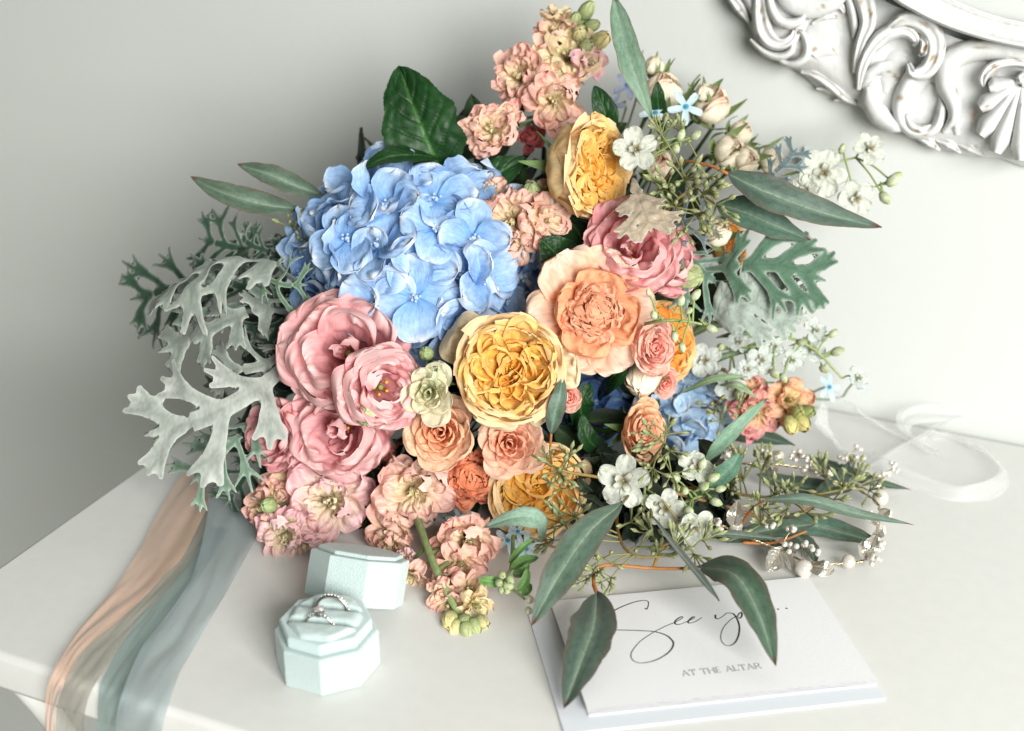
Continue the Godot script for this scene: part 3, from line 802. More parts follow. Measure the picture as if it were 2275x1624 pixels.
# ---------------------------------------------------------------- flowers; each is built in metres with its face at y = 0 and its axis along +y
var bind := Vector3.ZERO
func stem(t: Node3D, start: Vector3, r: float, col: Color, sag := 0.02) -> void:      # from under the head to the hidden binding
	var inv := t.transform.affine_inverse()
	var a := t.transform * start
	var e := bind + Vector3(rf(-0.012, 0.012), rf(-0.008, 0.008), rf(-0.012, 0.012))
	var dir := (t.transform.basis * Vector3.DOWN)
	var pts := []
	for p in [a, a + dir * minf(0.03, a.distance_to(e) * 0.3), a.lerp(e, 0.6) + dir * 0.012, e]:
		if p.y < r + 0.001: p.y = r + 0.001
		pts.append(inv * p)
	part(t, "stem", tube(pts, [r, r, r * 1.1, r * 1.2], col, Color(-1, 0, 0), 7, 10), M.green)
var GREEN := Color("6d8a52").srgb_to_linear()
var DARKGREEN := Color("2f4a26").srgb_to_linear()

func rose_whorl(t: Node3D, n: int, R: float, pr: Array, o: Dictionary, th0 := 0.0, jit := 0.12, wob := 0.08) -> void:
	for k in n:
		var q := o.duplicate()
		var j := []
		for p in pr: j.append(Vector2(p[0] * rf(1.0 - wob, 1.0 + wob), p[1] + rf(-0.05, 0.05) * (1.0 if p[0] > 0.3 else 0.0)))
		q.prof = j; q.s = R
		part(t, "petal", petal(q), o.get("mat", M.petal), spin(th0 + TAU * k / n + rf(-jit, jit), rf(-0.06, 0.06)))
func leafy_sepals(t: Node3D, n: int, R: float, y: float, L: float, col: Color, down := 0.3) -> void:
	for k in n:
		part(t, "sepal", petal({"prof": [Vector2(0.05, 0), Vector2(0.3, 0.0), Vector2(0.6, 0.25 - down), Vector2(0.9, 0.45 - down * 2.0)], "s": L, "w": 0.17, "rho": 0.3, "c0": col, "c1": col * 0.9, "tip": 0.9, "vm": 0.3, "nu": 6, "nv": 9, "ruf": 0.03}), M.green, Transform3D(Basis(Vector3.UP, TAU * k / n + rf(-0.2, 0.2)), Vector3(0, y, 0)))

# pal: outer, middle, inner, heart
func garden_rose(t: Node3D, R: float, pal: Array, seed_: int, inner := 44, guard := 6, spread := 1.0) -> void:
	rng.seed = seed_
	rose_whorl(t, guard, R, [[0.06, -0.9], [0.85, -0.95], [0.96 * spread, -0.35], [1.04 * spread, 0.0]], {"w": 0.82, "rho": 1.05, "c0": pal[1], "c1": pal[0], "curl": 0.10, "vm": 0.5, "ruf": 0.06, "rf": 1.5, "rp": 4.0, "crum": 0.05, "ex": 2.2, "nu": 18, "nv": 16, "saw": 0.015, "sawf": 2.0}, rf(0, 1))
	rose_whorl(t, 7, R, [[0.06, -0.85], [0.85, -0.9], [0.93, -0.2], [0.90, 0.10]], {"w": 0.62, "rho": 0.86, "c0": pal[1], "c1": pal[0], "curl": 0.10, "ruf": 0.04, "rp": 4.0, "crum": 0.04, "ex": 2.5, "nu": 16, "nv": 14, "saw": 0.015, "sawf": 2.0}, rf(0, 1))
	rose_whorl(t, 8, R, [[0.06, -0.8], [0.80, -0.8], [0.90, -0.15], [0.84, 0.10]], {"w": 0.5, "rho": 0.72, "c0": pal[2], "c1": pal[1], "ce": pal[0], "ew": 0.2, "curl": 0.05, "ruf": 0.045, "rp": 4.0, "crum": 0.05, "ex": 2.5, "nu": 14, "nv": 13, "saw": 0.05, "sawf": 3.0}, rf(0, 1))
	for k in inner:
		var f := float(k) / inner
		var r := 0.87 * pow(1.0 - f, 0.66) + 0.04
		var th := k * 2.39996 + rf(-0.25, 0.25)
		var hh := 0.10 - 0.20 * f + rf(-0.05, 0.06)
		var c: Color = pal[1].lerp(pal[2], clampf(f * 2.2, 0, 1)).lerp(pal[3], clampf(f * 1.6 - 0.6, 0.0, 1.0))
		var q := {"prof": [Vector2(r * 0.30, -0.42), Vector2(r * 0.78, -0.36), Vector2(r * 1.0, hh - 0.14), Vector2(r * rf(1.02, 1.22), hh)], "s": R, "w": rf(0.32, 0.50), "rho": rf(0.26, 0.46), "c0": c, "c1": c, "ce": c.lerp(pal[0], 0.4), "ew": 0.25, "ruf": 0.04, "rp": 3.0, "crum": 0.05, "saw": 0.03, "sawf": 2.0, "ex": 2.3, "bw": 0.5, "nu": 12, "nv": 12, "curl": rf(-0.06, 0.08)}
		var yaw := rf(-0.9, 0.9) if f > 0.12 else rf(-0.3, 0.3)
		var x := spin(th) * Transform3D(Basis(), Vector3(0, 0, r * R)) * Transform3D(Basis(Vector3.UP, yaw)) * Transform3D(Basis(), Vector3(0, 0, -r * R))
		part(t, "petal", petal(q), M.petal, x)
	var an := []
	for k in 14:
		var a := rf(0, TAU); var rr := sqrt(rf(0, 1)) * 0.09 * R
		var p := Vector3(cos(a) * rr, rf(-0.26, -0.16) * R, sin(a) * rr)
		an.append([tube([p - Vector3(0, 0.25 * R, 0), p], [0.008 * R, 0.007 * R], hexl("d8b04a"), Color(-1, 0, 0), 5, 2), Transform3D()])
		an.append([cball(0.02 * R, hexl("e8b848"), 6), shifted(p)])
	var ap := part(t, "stamens", join(an), M.anther); ap.set_meta("kind", "stuff")
	leafy_sepals(t, 5, R, -0.9 * R, 0.9 * R, GREEN, 0.5)
	stem(t, Vector3(0, -0.9 * R, 0), 0.0024, DARKGREEN)

# a small many-petalled rose: a tight spiral, rims rolled outward
func spray_rose(t: Node3D, R: float, pal: Array, seed_: int, n := 34, opened := 1.0) -> void:
	rng.seed = seed_
	for k in n:
		var f := float(k) / (n - 1)
		var r := lerpf(0.98, 0.05, pow(f, 0.85))
		var flare := (1.0 - f) * 0.26 * opened + 0.05
		var hh := lerpf(0.0, 0.20, sin(f * PI * 0.55)) + rf(-0.03, 0.03) - 0.10 * f * f
		var c: Color = pal[0].lerp(pal[1], clampf(f * 1.7, 0, 1)).lerp(pal[2], clampf(f * 2.0 - 1.0, 0, 1))
		part(t, "petal", petal({"prof": [Vector2(0.05, -0.6), Vector2(r * 0.80, -0.55), Vector2(r * 0.90, hh - 0.24), Vector2(r * 0.90 + flare, hh)], "s": R, "w": lerpf(0.66, 0.24, f), "rho": maxf(0.12, r * 0.9), "c0": c, "c1": c, "ce": c.lerp(pal[0], 0.6), "ew": 0.18, "curl": 0.11 * (1.0 - f) * opened, "ruf": 0.035, "rf": 2.0, "rp": 4.0, "crum": 0.05, "saw": 0.04, "sawf": 3.0, "ex": 2.4, "nu": 14, "nv": 12, "bw": 0.4}), M.petal, spin(k * 2.39996 + rf(-0.2, 0.2), rf(-0.05, 0.05)))
	leafy_sepals(t, 5, R, -0.85 * R, 0.85 * R, GREEN, 0.35)
	stem(t, Vector3(0, -0.85 * R, 0), 0.0017, DARKGREEN)

# an open cup of broad frilled petals with a deep throat
func lisianthus(t: Node3D, R: float, pal: Array, seed_: int, opened := 1.0, heart := 0) -> void:
	rng.seed = seed_
	var o := {"w": 0.80, "rho": 1.0, "c0": pal[2], "c1": pal[0], "ce": pal[1], "ew": 0.28, "cpow": 0.7, "ruf": 0.16, "rf": 2.9, "rp": 4.0, "crum": 0.08, "saw": 0.05, "sawf": 5.0, "curl": 0.14, "ex": 3.0, "nu": 22, "nv": 18}
	rose_whorl(t, 5, R, [[0.06, -1.1], [0.42, -0.75], [0.80, -0.18], [1.08 * opened, -0.22]], o, rf(0, 1), 0.15, 0.1)
	o.w = 0.80; o.rho = 0.80
	rose_whorl(t, 4, R, [[0.06, -1.05], [0.38, -0.65], [0.62, -0.02], [0.86 * opened, 0.0]], o, rf(0, 1), 0.2, 0.1)
	o.w = 0.68; o.rho = 0.56
	rose_whorl(t, 3, R, [[0.06, -1.0], [0.34, -0.55], [0.44, 0.05], [0.62 * opened, 0.15]], o, rf(0, 1), 0.25, 0.12)
	o.w = 0.44; o.rho = 0.36; o.crum = 0.08
	if heart == 0: rose_whorl(t, 3, R, [[0.06, -0.95], [0.26, -0.5], [0.32, -0.05], [0.38, 0.13]], o, rf(0, 1), 0.3, 0.15)
	if heart > 0:      # a swirl of half unrolled petals hides the throat
		for k in 2 + heart:
			var f := k / (1.0 + heart)
			var r := lerpf(0.30, 0.08, f)
			part(t, "petal", petal({"prof": [Vector2(0.04, -0.7), Vector2(r * 0.7, -0.5), Vector2(r, -0.12), Vector2(r * 1.25, rf(0.02, 0.16))], "s": R, "w": lerpf(0.34, 0.18, f), "rho": maxf(0.12, r), "c0": pal[2], "c1": pal[0], "ce": pal[1], "ew": 0.2, "ruf": 0.06, "rf": 2.2, "rp": 3.0, "crum": 0.08, "ex": 2.6, "nu": 14, "nv": 12}), M.petal, Transform3D(Basis(Vector3.UP, k * 2.3 + rf(-0.3, 0.3)), Vector3(rf(-0.06, 0.06), 0, rf(-0.06, 0.06)) * R))
	for k in (5 if heart == 0 else 2):
		var a := TAU * k / 5 + 0.3
		var b := Vector3(cos(a) * 0.10, -0.8, sin(a) * 0.10) * R; var e := Vector3(cos(a) * 0.17, -0.34 + rf(-0.05, 0.05), sin(a) * 0.17) * R
		part(t, "stamen", join([[tube([b, e], [0.018 * R, 0.014 * R], hexl("d8a02c"), Color(-1, 0, 0), 5, 2), Transform3D()], [cball(0.048 * R, hexl("e0a428"), 10), Transform3D(Basis(Vector3.RIGHT, a).scaled(Vector3(0.7, 1.3, 0.7)), e)]]), M.anther)
	part(t, "pistil", lathe([Vector2(0.0, -0.9 * R), Vector2(0.09 * R, -0.8 * R), Vector2(0.10 * R, -0.62 * R), Vector2(0.03 * R, -0.5 * R), Vector2(0.03 * R, -0.42 * R), Vector2(0.07 * R, -0.37 * R), Vector2(0.05 * R, -0.33 * R), Vector2(0, -0.32 * R)], 10, [hexl("8a9a4a")]), M.green)
	leafy_sepals(t, 5, R, -1.05 * R, 0.7 * R, GREEN, 0.05)
	stem(t, Vector3(0, -1.05 * R, 0), 0.0017, DARKGREEN)

func carnation(t: Node3D, R: float, pal: Array, seed_: int, n := 46, lone := true) -> void:
	rng.seed = seed_
	for k in n:
		var f := float(k) / (n - 1)
		var r := lerpf(1.0, 0.06, pow(f, 0.75))
		var hh := lerpf(-0.15, 0.22, sin(f * PI * 0.5)) + rf(-0.07, 0.07)
		var c: Color = pal[0].lerp(pal[1], clampf(f * 1.5, 0, 1))
		var x := spin(k * 2.39996 + rf(-0.4, 0.4)) * Transform3D(Basis(), Vector3(0, 0, r * R * 0.7)) * Transform3D(Basis(Vector3.UP, rf(-0.8, 0.8))) * Transform3D(Basis(), Vector3(0, 0, -r * R * 0.7))
		part(t, "petal", petal({"prof": [Vector2(0.03, -0.6), Vector2(r * 0.40, -0.40), Vector2(r * 0.78, hh - 0.10), Vector2(r * 1.02, hh)], "s": R, "w": rf(0.30, 0.44), "rho": 0.5, "c0": c, "c1": c, "ce": c.lerp(pal[0], 0.5), "ew": 0.2, "ruf": 0.12, "rf": 3.2, "crum": 0.09, "saw": 0.10, "sawf": 8.0, "ex": 3.4, "vm": 0.75, "bw": 0.2, "nu": 14, "nv": 10}), M.petal, x)
	if lone:
		part(t, "calyx", lathe([Vector2(0.04 * R, -1.5 * R), Vector2(0.24 * R, -1.35 * R), Vector2(0.27 * R, -0.9 * R), Vector2(0.2 * R, -0.6 * R)], 12, [GREEN]), M.green)
		stem(t, Vector3(0, -1.5 * R, 0), 0.0017, DARKGREEN)

# one frilled double floret of a stock spike
func stock_floret(t: Node3D, xf: Transform3D, R: float, pal: Array, n_out := 9, n_in := 6) -> void:
	var heart := []
	for k in 5:
		heart.append([petal({"prof": [Vector2(0.02, -0.5), Vector2(0.10, -0.3), Vector2(rf(0.05, 0.14), 0.0), Vector2(rf(-0.05, 0.22), rf(0.05, 0.2))], "s": R, "w": 0.10, "rho": 0.09, "c0": hexl("a6ae4c"), "c1": pal[2], "cpow": 0.6, "nu": 6, "nv": 8, "crum": 0.1}), spin(TAU * k / 5 + rf(-0.4, 0.4))])
	var fl := part(t, "floret", join(heart), M.petal, xf)
	for k in n_out + n_in:
		var out := k < n_out
		var th := (TAU * k / n_out if out else TAU * k / n_in + 0.4) + rf(-0.3, 0.3)
		var c: Color = pal[0].lerp(pal[1], rf(0, 1))
		var q := {"s": R, "rho": rf(0.45, 0.9), "c0": hexl("f4ecb4"), "c1": c, "ce": c.lerp(pal[0], 0.5), "cpow": 0.5, "ruf": rf(0.08, 0.20), "rf": rf(1.2, 2.6), "crum": 0.16, "ex": 2.5, "vm": 0.66, "bw": 0.22, "nu": 11, "nv": 10, "curl": rf(-0.15, 0.28)}
		if out:
			q.w = rf(0.40, 0.52)
			q.prof = [Vector2(0.03, -0.6), Vector2(0.30, -0.42 + rf(-0.1, 0.1)), Vector2(0.72, -0.12 + rf(-0.16, 0.16)), Vector2(rf(0.80, 1.18), rf(-0.60, 0.18))]
		else:
			q.w = rf(0.30, 0.40); q.c1 = c.lerp(pal[2], 0.35)
			q.prof = [Vector2(0.03, -0.55), Vector2(0.24, -0.25), Vector2(0.44, 0.05), Vector2(rf(0.46, 0.82), rf(-0.05, 0.30))]
		part(fl, "petal", petal(q), M.petal, spin(th))
	part(fl, "calyx", lathe([Vector2(0.02 * R, -1.15 * R), Vector2(0.13 * R, -1.05 * R), Vector2(0.16 * R, -0.75 * R), Vector2(0.12 * R, -0.45 * R)], 8, [GREEN]), M.green)
func bud_mesh(R: float, L: float, c0: Color, c1: Color, n := 4) -> ArrayMesh:     # closed overlapping bud along +y, base at 0
	var list := []
	for k in n:
		list.append([petal({"prof": [Vector2(0.06, 0), Vector2(1.25, 0.05 * L / R), Vector2(1.02, 0.75 * L / R), Vector2(0.10, L / R)], "s": R, "w": 1.05, "rho": 0.95, "c0": c0, "c1": c1, "nu": 9, "nv": 10, "ex": 3.0, "vm": 0.45, "tip": 0.3, "crum": 0.08, "bw": 0.5}), spin(TAU * k / n + rf(-0.2, 0.2), 0.0)])
	return join(list)
# spots: [dx, dy, extra depth, nx, ny, radius in d units, kind] kind 0 floret 1 half open 2 bud
func stock(label: String, spots: Array, pal: Array, axis: Array, stem_r: float, seed_: int, group := "stock flowers round the bouquet") -> void:
	rng.seed = seed_
	var ax := []
	for a in axis: ax.append(at(a[0], a[1], a[2]))
	var o: Vector3 = ax[0]
	var t := thing("stock_flower", label, "stock flower", shifted(o), group)
	var loc := []
	for a in ax: loc.append(a - o)
	part(t, "stem", tube(loc, [stem_r * 1.15, stem_r, stem_r * 0.8], hexl("7d9160"), hexl("95a66f"), 9, 16), M.green)
	for s in spots:
		var p := at(s[0], s[1], s[2])
		var R: float = s[5] * (1.15 if s[6] < 2 else 1.0) * s[2] / (FOCAL * PX)
		var d := camdir(s[3] + rf(-0.22, 0.22), s[4] + rf(-0.18, 0.18))
		# keep clear of the table top
		if p.y < R * 0.35: p.y = R * 0.35
		var xf := face(p - o, d, rf(0, TAU))
		var near := 1e9; var foot := Vector3.ZERO
		for k in 21:
			var q := crv(loc, k / 20.0)
			if q.distance_to(p - o) < near:
				near = q.distance_to(p - o); foot = q
		var tip: Vector3 = xf * Vector3(0, -1.0 * R, 0)
		if s[6] < 2:
			var pl: Array = s[7] if s.size() > 7 else pal
			stock_floret(t, xf, R, pl, 8 if s[6] == 0 else 5, 5 if s[6] == 0 else 3)
			if near > R * 0.5: part(t, "pedicel", tube([foot, foot.lerp(tip, 0.5), tip], [0.0011, 0.001, 0.001], GREEN), M.green)
		else:
			part(t, "bud", bud_mesh(R, R * 2.6, hexl("7f9560"), hexl("b9c08c") if s.size() < 8 else s[7], 4), M.green, Transform3D(xf.basis, xf.origin - xf.basis.y * R))
			part(t, "pedicel", tube([foot, foot.lerp(xf * Vector3(0, -R, 0), 0.6), xf * Vector3(0, -R, 0)], [0.001, 0.0009, 0.0008], GREEN), M.green)

func hydrangea(label: String, dx: float, dy: float, depth: float, rx: float, ry: float, rz: float, count: int, fr: float, pal: Array, seed_: int, cut := -0.2) -> void:
	rng.seed = seed_
	var c := at(dx, dy, depth)
	var t := thing("hydrangea_head", label, "hydrangea", shifted(c), "blue hydrangeas of the bouquet")
	var lib := []
	for v in 5:
		var set_ := []
		for k in 4:
			set_.append(petal({"prof": [Vector2(0.02, -0.03), Vector2(0.35, -0.06 + rf(-0.05, 0.08)), Vector2(0.7, 0.06 + rf(-0.1, 0.14)), Vector2(1.0, rf(-0.20, 0.22))], "s": fr, "w": rf(0.52, 0.64), "rho": rf(0.48, 1.0), "c0": pal[2], "c1": pal[0], "cpow": 0.8, "ce": pal[1], "ew": 0.25, "ruf": rf(0.02, 0.05), "rf": 1.5, "crum": 0.07, "ex": 2.2, "vm": 0.52, "bw": 0.16, "nu": 11, "nv": 11, "curl": rf(-0.12, 0.16)}))
		lib.append(set_)
	var cen := join([[ball(0.075 * fr, 8), shifted(Vector3(0, 0.05 * fr, 0))], [ball(0.04 * fr, 6), shifted(Vector3(0.09, 0.14, 0.02) * fr)], [ball(0.04 * fr, 6), shifted(Vector3(-0.07, 0.16, 0.06) * fr)], [ball(0.04 * fr, 6), shifted(Vector3(-0.02, 0.15, -0.1) * fr)], [ball(0.04 * fr, 6), shifted(Vector3(0.05, 0.17, 0.1) * fr)]])
	var placed := 0
	var N := count * 2
	for k in N:
		var y := 1.0 - 2.0 * (k + 0.5) / N
		var r := sqrt(1.0 - y * y); var a := k * 2.39996
		var n := CR * (r * cos(a)) + CU * (r * sin(a)) - CF * y
		if -y < cut and false: continue
		if y < cut: continue
		n = (n + Vector3(rf(-0.1, 0.1), rf(-0.1, 0.1), rf(-0.1, 0.1))).normalized()
		var p := CR * (n.dot(CR) * rx) + CU * (n.dot(CU) * ry) + CF * (n.dot(CF) * rz)
		p *= rf(0.90, 1.05)
		if (c + p).y < 0.012: continue
		var tilt := (n + Vector3(rf(-0.55, 0.55), rf(-0.4, 0.55), rf(-0.55, 0.55))).normalized()
		var f := part(t, "floret", cen, M.hydrangea_eye, face(p, tilt, rf(0, TAU)))
		var s: Array = lib[rng.randi() % 5]
		for q in 4:
			var mi: Mesh = s[q]
			part(f, "petal", mi, M.hydrangea, Transform3D(Basis(Vector3.UP, TAU * q / 4.0 + rf(-0.12, 0.12)) * Basis(Vector3.RIGHT, rf(-0.35, 0.20) + (0.10 if q % 2 else -0.05)).scaled(Vector3.ONE * rf(0.9, 1.12)), Vector3(0, 0.004 * fr * q, 0)))
		placed += 1
	# a leafy stalk behind
	var tw := []
	for k in 26:
		var a2 := TAU * k / 26.0
		var e := (CR * cos(a2) * rx + CU * sin(a2) * ry) * rf(0.3, 0.8) - CF * rz * 0.5
		tw.append([tube([CF * rz * 0.9, CF * rz * 0.2 + e * 0.3, e], [0.0016, 0.0012, 0.0008], hexl("7d9a6a"), Color(-1, 0, 0), 6, 6), Transform3D()])
	part(t, "branchlets", join(tw), M.green).set_meta("kind", "stuff")
	stem(t, CF * rz * 0.9, 0.003, DARKGREEN)

func rose_bud(t: Node3D, R: float, pal: Array, seed_: int, opened := 0.3) -> void:
	rng.seed = seed_
	for k in 9:
		var f := k / 8.0
		var r := lerpf(1.0, 0.3, f)
		var c: Color = pal[0].lerp(pal[1], f)
		part(t, "petal", petal({"prof": [Vector2(0.05, -1.6), Vector2(r * 1.25, -1.5), Vector2(r * 1.15, -0.4), Vector2(r * (0.22 + opened), -0.12 + 0.30 * f)], "s": R, "w": 0.95 * r + 0.1, "rho": 0.85 * r + 0.1, "c0": pal[2], "c1": c, "ce": pal[1], "ew": 0.2, "ex": 2.6, "vm": 0.5, "curl": 0.10 * (1 - f), "crum": 0.06, "nu": 11, "nv": 11, "bw": 0.5, "saw": 0.05}), M.petal, spin(k * 2.1 + rf(-0.2, 0.2)))
	for k in 5:
		part(t, "sepal", petal({"prof": [Vector2(0.3, 0), Vector2(1.30, 0.05), Vector2(1.32, 0.75), Vector2(rf(1.0, 1.9), rf(1.3, 1.9))], "s": R, "w": 0.34, "rho": 0.9, "c0": hexl("8a9b68"), "c1": hexl("7a9058"), "tip": 0.85, "vm": 0.3, "nu": 7, "nv": 10, "ruf": 0.05}), M.green, Transform3D(Basis(Vector3.UP, TAU * k / 5 + rf(-0.2, 0.2)), Vector3(0, -1.6 * R, 0)))
	part(t, "hip", lathe([Vector2(0.1 * R, -2.1 * R), Vector2(0.42 * R, -1.9 * R), Vector2(0.45 * R, -1.65 * R), Vector2(0.2 * R, -1.5 * R)], 10, [GREEN]), M.green)
	stem(t, Vector3(0, -2.0 * R, 0), 0.0013, DARKGREEN)

func star_flower(t: Node3D, R: float, seed_: int, c0: Color, c1: Color) -> void:
	rng.seed = seed_
	for k in 5:
		part(t, "petal", petal({"prof": [Vector2(0.06, 0.0), Vector2(0.35, 0.05), Vector2(0.7, 0.02), Vector2(1.0, rf(-0.2, 0.1))], "s": R, "w": 0.21, "rho": rf(0.3, 0.6), "c0": c1, "c1": c0, "cpow": 0.35, "ex": 2.4, "vm": 0.6, "bw": 0.5, "nu": 8, "nv": 9, "bend": rf(-0.15, 0.15), "crum": 0.04}), M.petal, spin(TAU * k / 5 + rf(-0.08, 0.08), rf(-0.12, 0.12)))
	part(t, "crown", join([[lathe([Vector2(0.0, 0.02 * R), Vector2(0.10 * R, 0.04 * R), Vector2(0.13 * R, 0.16 * R), Vector2(0.09 * R, 0.14 * R), Vector2(0.03 * R, 0.10 * R), Vector2(0.03 * R, 0.22 * R), Vector2(0, 0.24 * R)], 10, [hexl("3f9cc0")]), Transform3D()]]), M.green)
	part(t, "calyx", lathe([Vector2(0.03 * R, -0.5 * R), Vector2(0.09 * R, -0.4 * R), Vector2(0.07 * R, 0.0)], 8, [GREEN]), M.green)

# delphinium floret: five rounded sepals, small inner petals, a spur behind
func delph(t: Node3D, xf: Transform3D, R: float, white: Color, tipc: Color) -> void:
	var inner := []
	for k in 4:
		inner.append([petal({"prof": [Vector2(0.03, 0.0), Vector2(0.12, 0.16), Vector2(0.22, 0.25), Vector2(rf(0.28, 0.45), rf(0.1, 0.3))], "s": R, "w": 0.17, "rho": 0.15, "c0": hexl("8a7a50"), "c1": white, "nu": 6, "nv": 7, "ruf": 0.05}), spin(TAU * k / 4 + rf(-0.3, 0.3))])
	var f := part(t, "floret", join(inner), M.petal, xf)
	for k in 5:
		part(f, "petal", petal({"prof": [Vector2(0.05, -0.15), Vector2(0.35, -0.05 + rf(-0.08, 0.08)), Vector2(0.7, 0.08), Vector2(1.0, rf(-0.12, 0.2))], "s": R, "w": rf(0.38, 0.46), "rho": rf(0.6, 1.2), "c0": white * 0.92, "c1": white, "ce": white.lerp(tipc, 0.35), "ew": 0.10, "ruf": 0.05, "crum": 0.09, "ex": 2.3, "vm": 0.58, "bw": 0.22, "nu": 10, "nv": 10}), M.petal, spin(TAU * k / 5 + rf(-0.12, 0.12)))
	part(f, "spur", tube([Vector3(0, -0.05, 0) * R, Vector3(0.05, -0.45, 0.1) * R, Vector3(0.12, -1.0, 0.25) * R], [0.13 * R, 0.09 * R, 0.03 * R], hexl("aebf8a"), hexl("8fa864"), 8, 8), M.green)
# spots: [dx, dy, depth, nx, ny, radius, kind] kind 0 open 1 bud
func delphinium(label: String, axis: Array, spots: Array, seed_: int, bluish := 0.0) -> void:
	rng.seed = seed_
	var ax := []
	for a in axis: ax.append(at(a[0], a[1], a[2]))
	var o: Vector3 = ax[0]
	var t := thing("delphinium_spray", label, "delphinium", shifted(o), "white delphinium sprays")
	var loc := []
	for a in ax: loc.append(a - o)
	var gc := hexl("8ea35f")
	part(t, "stem", tube(loc, [0.0012, 0.0010, 0.0007], gc, hexl("a5b57a"), 7, 14), M.green)
	var white := hexl("e0e5da").lerp(hexl("bcdcee"), bluish)
	for s in spots:
		var p := at(s[0], s[1], s[2]); var R: float = s[5] * s[2] / (FOCAL * PX)
		if p.y < R * 0.4: p.y = R * 0.4
		var xf := face(p - o, camdir(s[3], s[4]), rf(0, TAU))
		var near := 1e9; var foot := Vector3.ZERO
		for k in 21:
			var q := crv(loc, k / 20.0)
			if q.distance_to(p - o) < near:
				near = q.distance_to(p - o); foot = q
		var tip := xf * Vector3(0, -0.3 * R, 0)
		if s[6] == 0: delph(t, xf, R, white, hexl("a8c07a"))
		else:
			part(t, "bud", join([[lathe([Vector2(0, -0.9 * R), Vector2(0.32 * R, -0.75 * R), Vector2(0.5 * R, -0.2 * R), Vector2(0.42 * R, 0.4 * R), Vector2(0.18 * R, 0.85 * R), Vector2(0, 0.95 * R)], 9, [hexl("9db074"), hexl("a8b97e"), hexl("c3cda4"), hexl("d5dcc0"), hexl("a8bb7c")]), Transform3D()], [tube([Vector3(0, -0.5, 0) * R, Vector3(0.3, -1.2, 0.2) * R, Vector3(0.5, -2.0, 0.4) * R], [0.2 * R, 0.14 * R, 0.05 * R], hexl("a9ba80"), Color(-1, 0, 0), 7, 6), Transform3D()]]), M.green, xf)
		if near > R * 0.3: part(t, "pedicel", tube([foot, foot.lerp(tip, 0.5) + CU * 0.002, tip], [0.0007, 0.0006, 0.0006], gc, Color(-1, 0, 0), 6, 6), M.green)

# an umbel of eucalyptus seeds
var seed_m: ArrayMesh
func umbel(t: Node3D, p: Vector3, dir: Vector3, size: float, n: int, col := Color("8d9468")) -> void:
	if seed_m == null:
		seed_m = lathe([Vector2(0.0, -0.2), Vector2(0.07, -0.1), Vector2(0.10, 0.2), Vector2(0.21, 0.55), Vector2(0.24, 0.75), Vector2(0.19, 0.9), Vector2(0.14, 0.94), Vector2(0.0, 1.3)], 8, [Color("76805a").srgb_to_linear(), Color("8b9266").srgb_to_linear(), Color("8b9266").srgb_to_linear(), Color("98a070").srgb_to_linear(), Color("98a070").srgb_to_linear(), Color("80885c").srgb_to_linear(), Color("a8aa80").srgb_to_linear()])
	var list := []
	for k in n:
		var d := (dir + Vector3(rf(-1, 1), rf(-1, 1), rf(-1, 1)) * 0.85).normalized()
		var L := size * rf(0.45, 0.75)
		var e := d * L
		list.append([tube([Vector3.ZERO, e * 0.5 + dir * size * 0.04, e], [size * 0.035, size * 0.03, size * 0.03], hexl("8b8f60"), Color(-1, 0, 0), 5, 3), Transform3D()])
		var b := face(e, (d + Vector3(rf(-0.2, 0.2), rf(-0.2, 0.2), rf(-0.2, 0.2))).normalized())
		list.append([seed_m, Transform3D(b.basis.scaled(Vector3.ONE * size * rf(0.36, 0.46)), b.origin)])
	part(t, "seed_cluster", join(list), M.green, shifted(p))
func seeded(label: String, spots: Array, axis: Array, seed_: int, table := false, n := 9) -> void:
	rng.seed = seed_
	var ax := []
	for a in axis: ax.append(on(a[0], a[1], a[2]) if table else at(a[0], a[1], a[2]))
	var o: Vector3 = ax[0]
	var t := thing("seeded_eucalyptus", label, "eucalyptus seeds", shifted(o), "seeded eucalyptus twigs")
	var loc := []
	for a in ax: loc.append(a - o)
	part(t, "twig", tube(loc, [0.0011, 0.0009, 0.0007], hexl("a0703c"), hexl("8a8a55"), 7, 14), M.green)
	for s in spots:
		var p: Vector3 = (on(s[0], s[1], s[2]) if table else at(s[0], s[1], s[2])) - o
		var near := 1e9; var foot := Vector3.ZERO
		for k in 31:
			var q := crv(loc, k / 30.0)
			if q.distance_to(p) < near:
				near = q.distance_to(p); foot = q
		var size: float = s[3] * 0.00027
		var d := (p - foot).normalized() if near > 0.002 else camdir(rf(-0.5, 0.5), rf(-0.5, 0.5))
		d = (d * 0.6 + camdir(0, 0.2) * 0.6 + (Vector3.UP * 0.5 if table else Vector3.ZERO)).normalized()
		part(t, "twig", tube([foot, foot.lerp(p, 0.6) + CU * 0.001, p], [0.0006, 0.0005, 0.0005], hexl("8b8a58"), Color(-1, 0, 0), 6, 5), M.green)
		umbel(t, p, d, size, s[4] if s.size() > 4 else n)

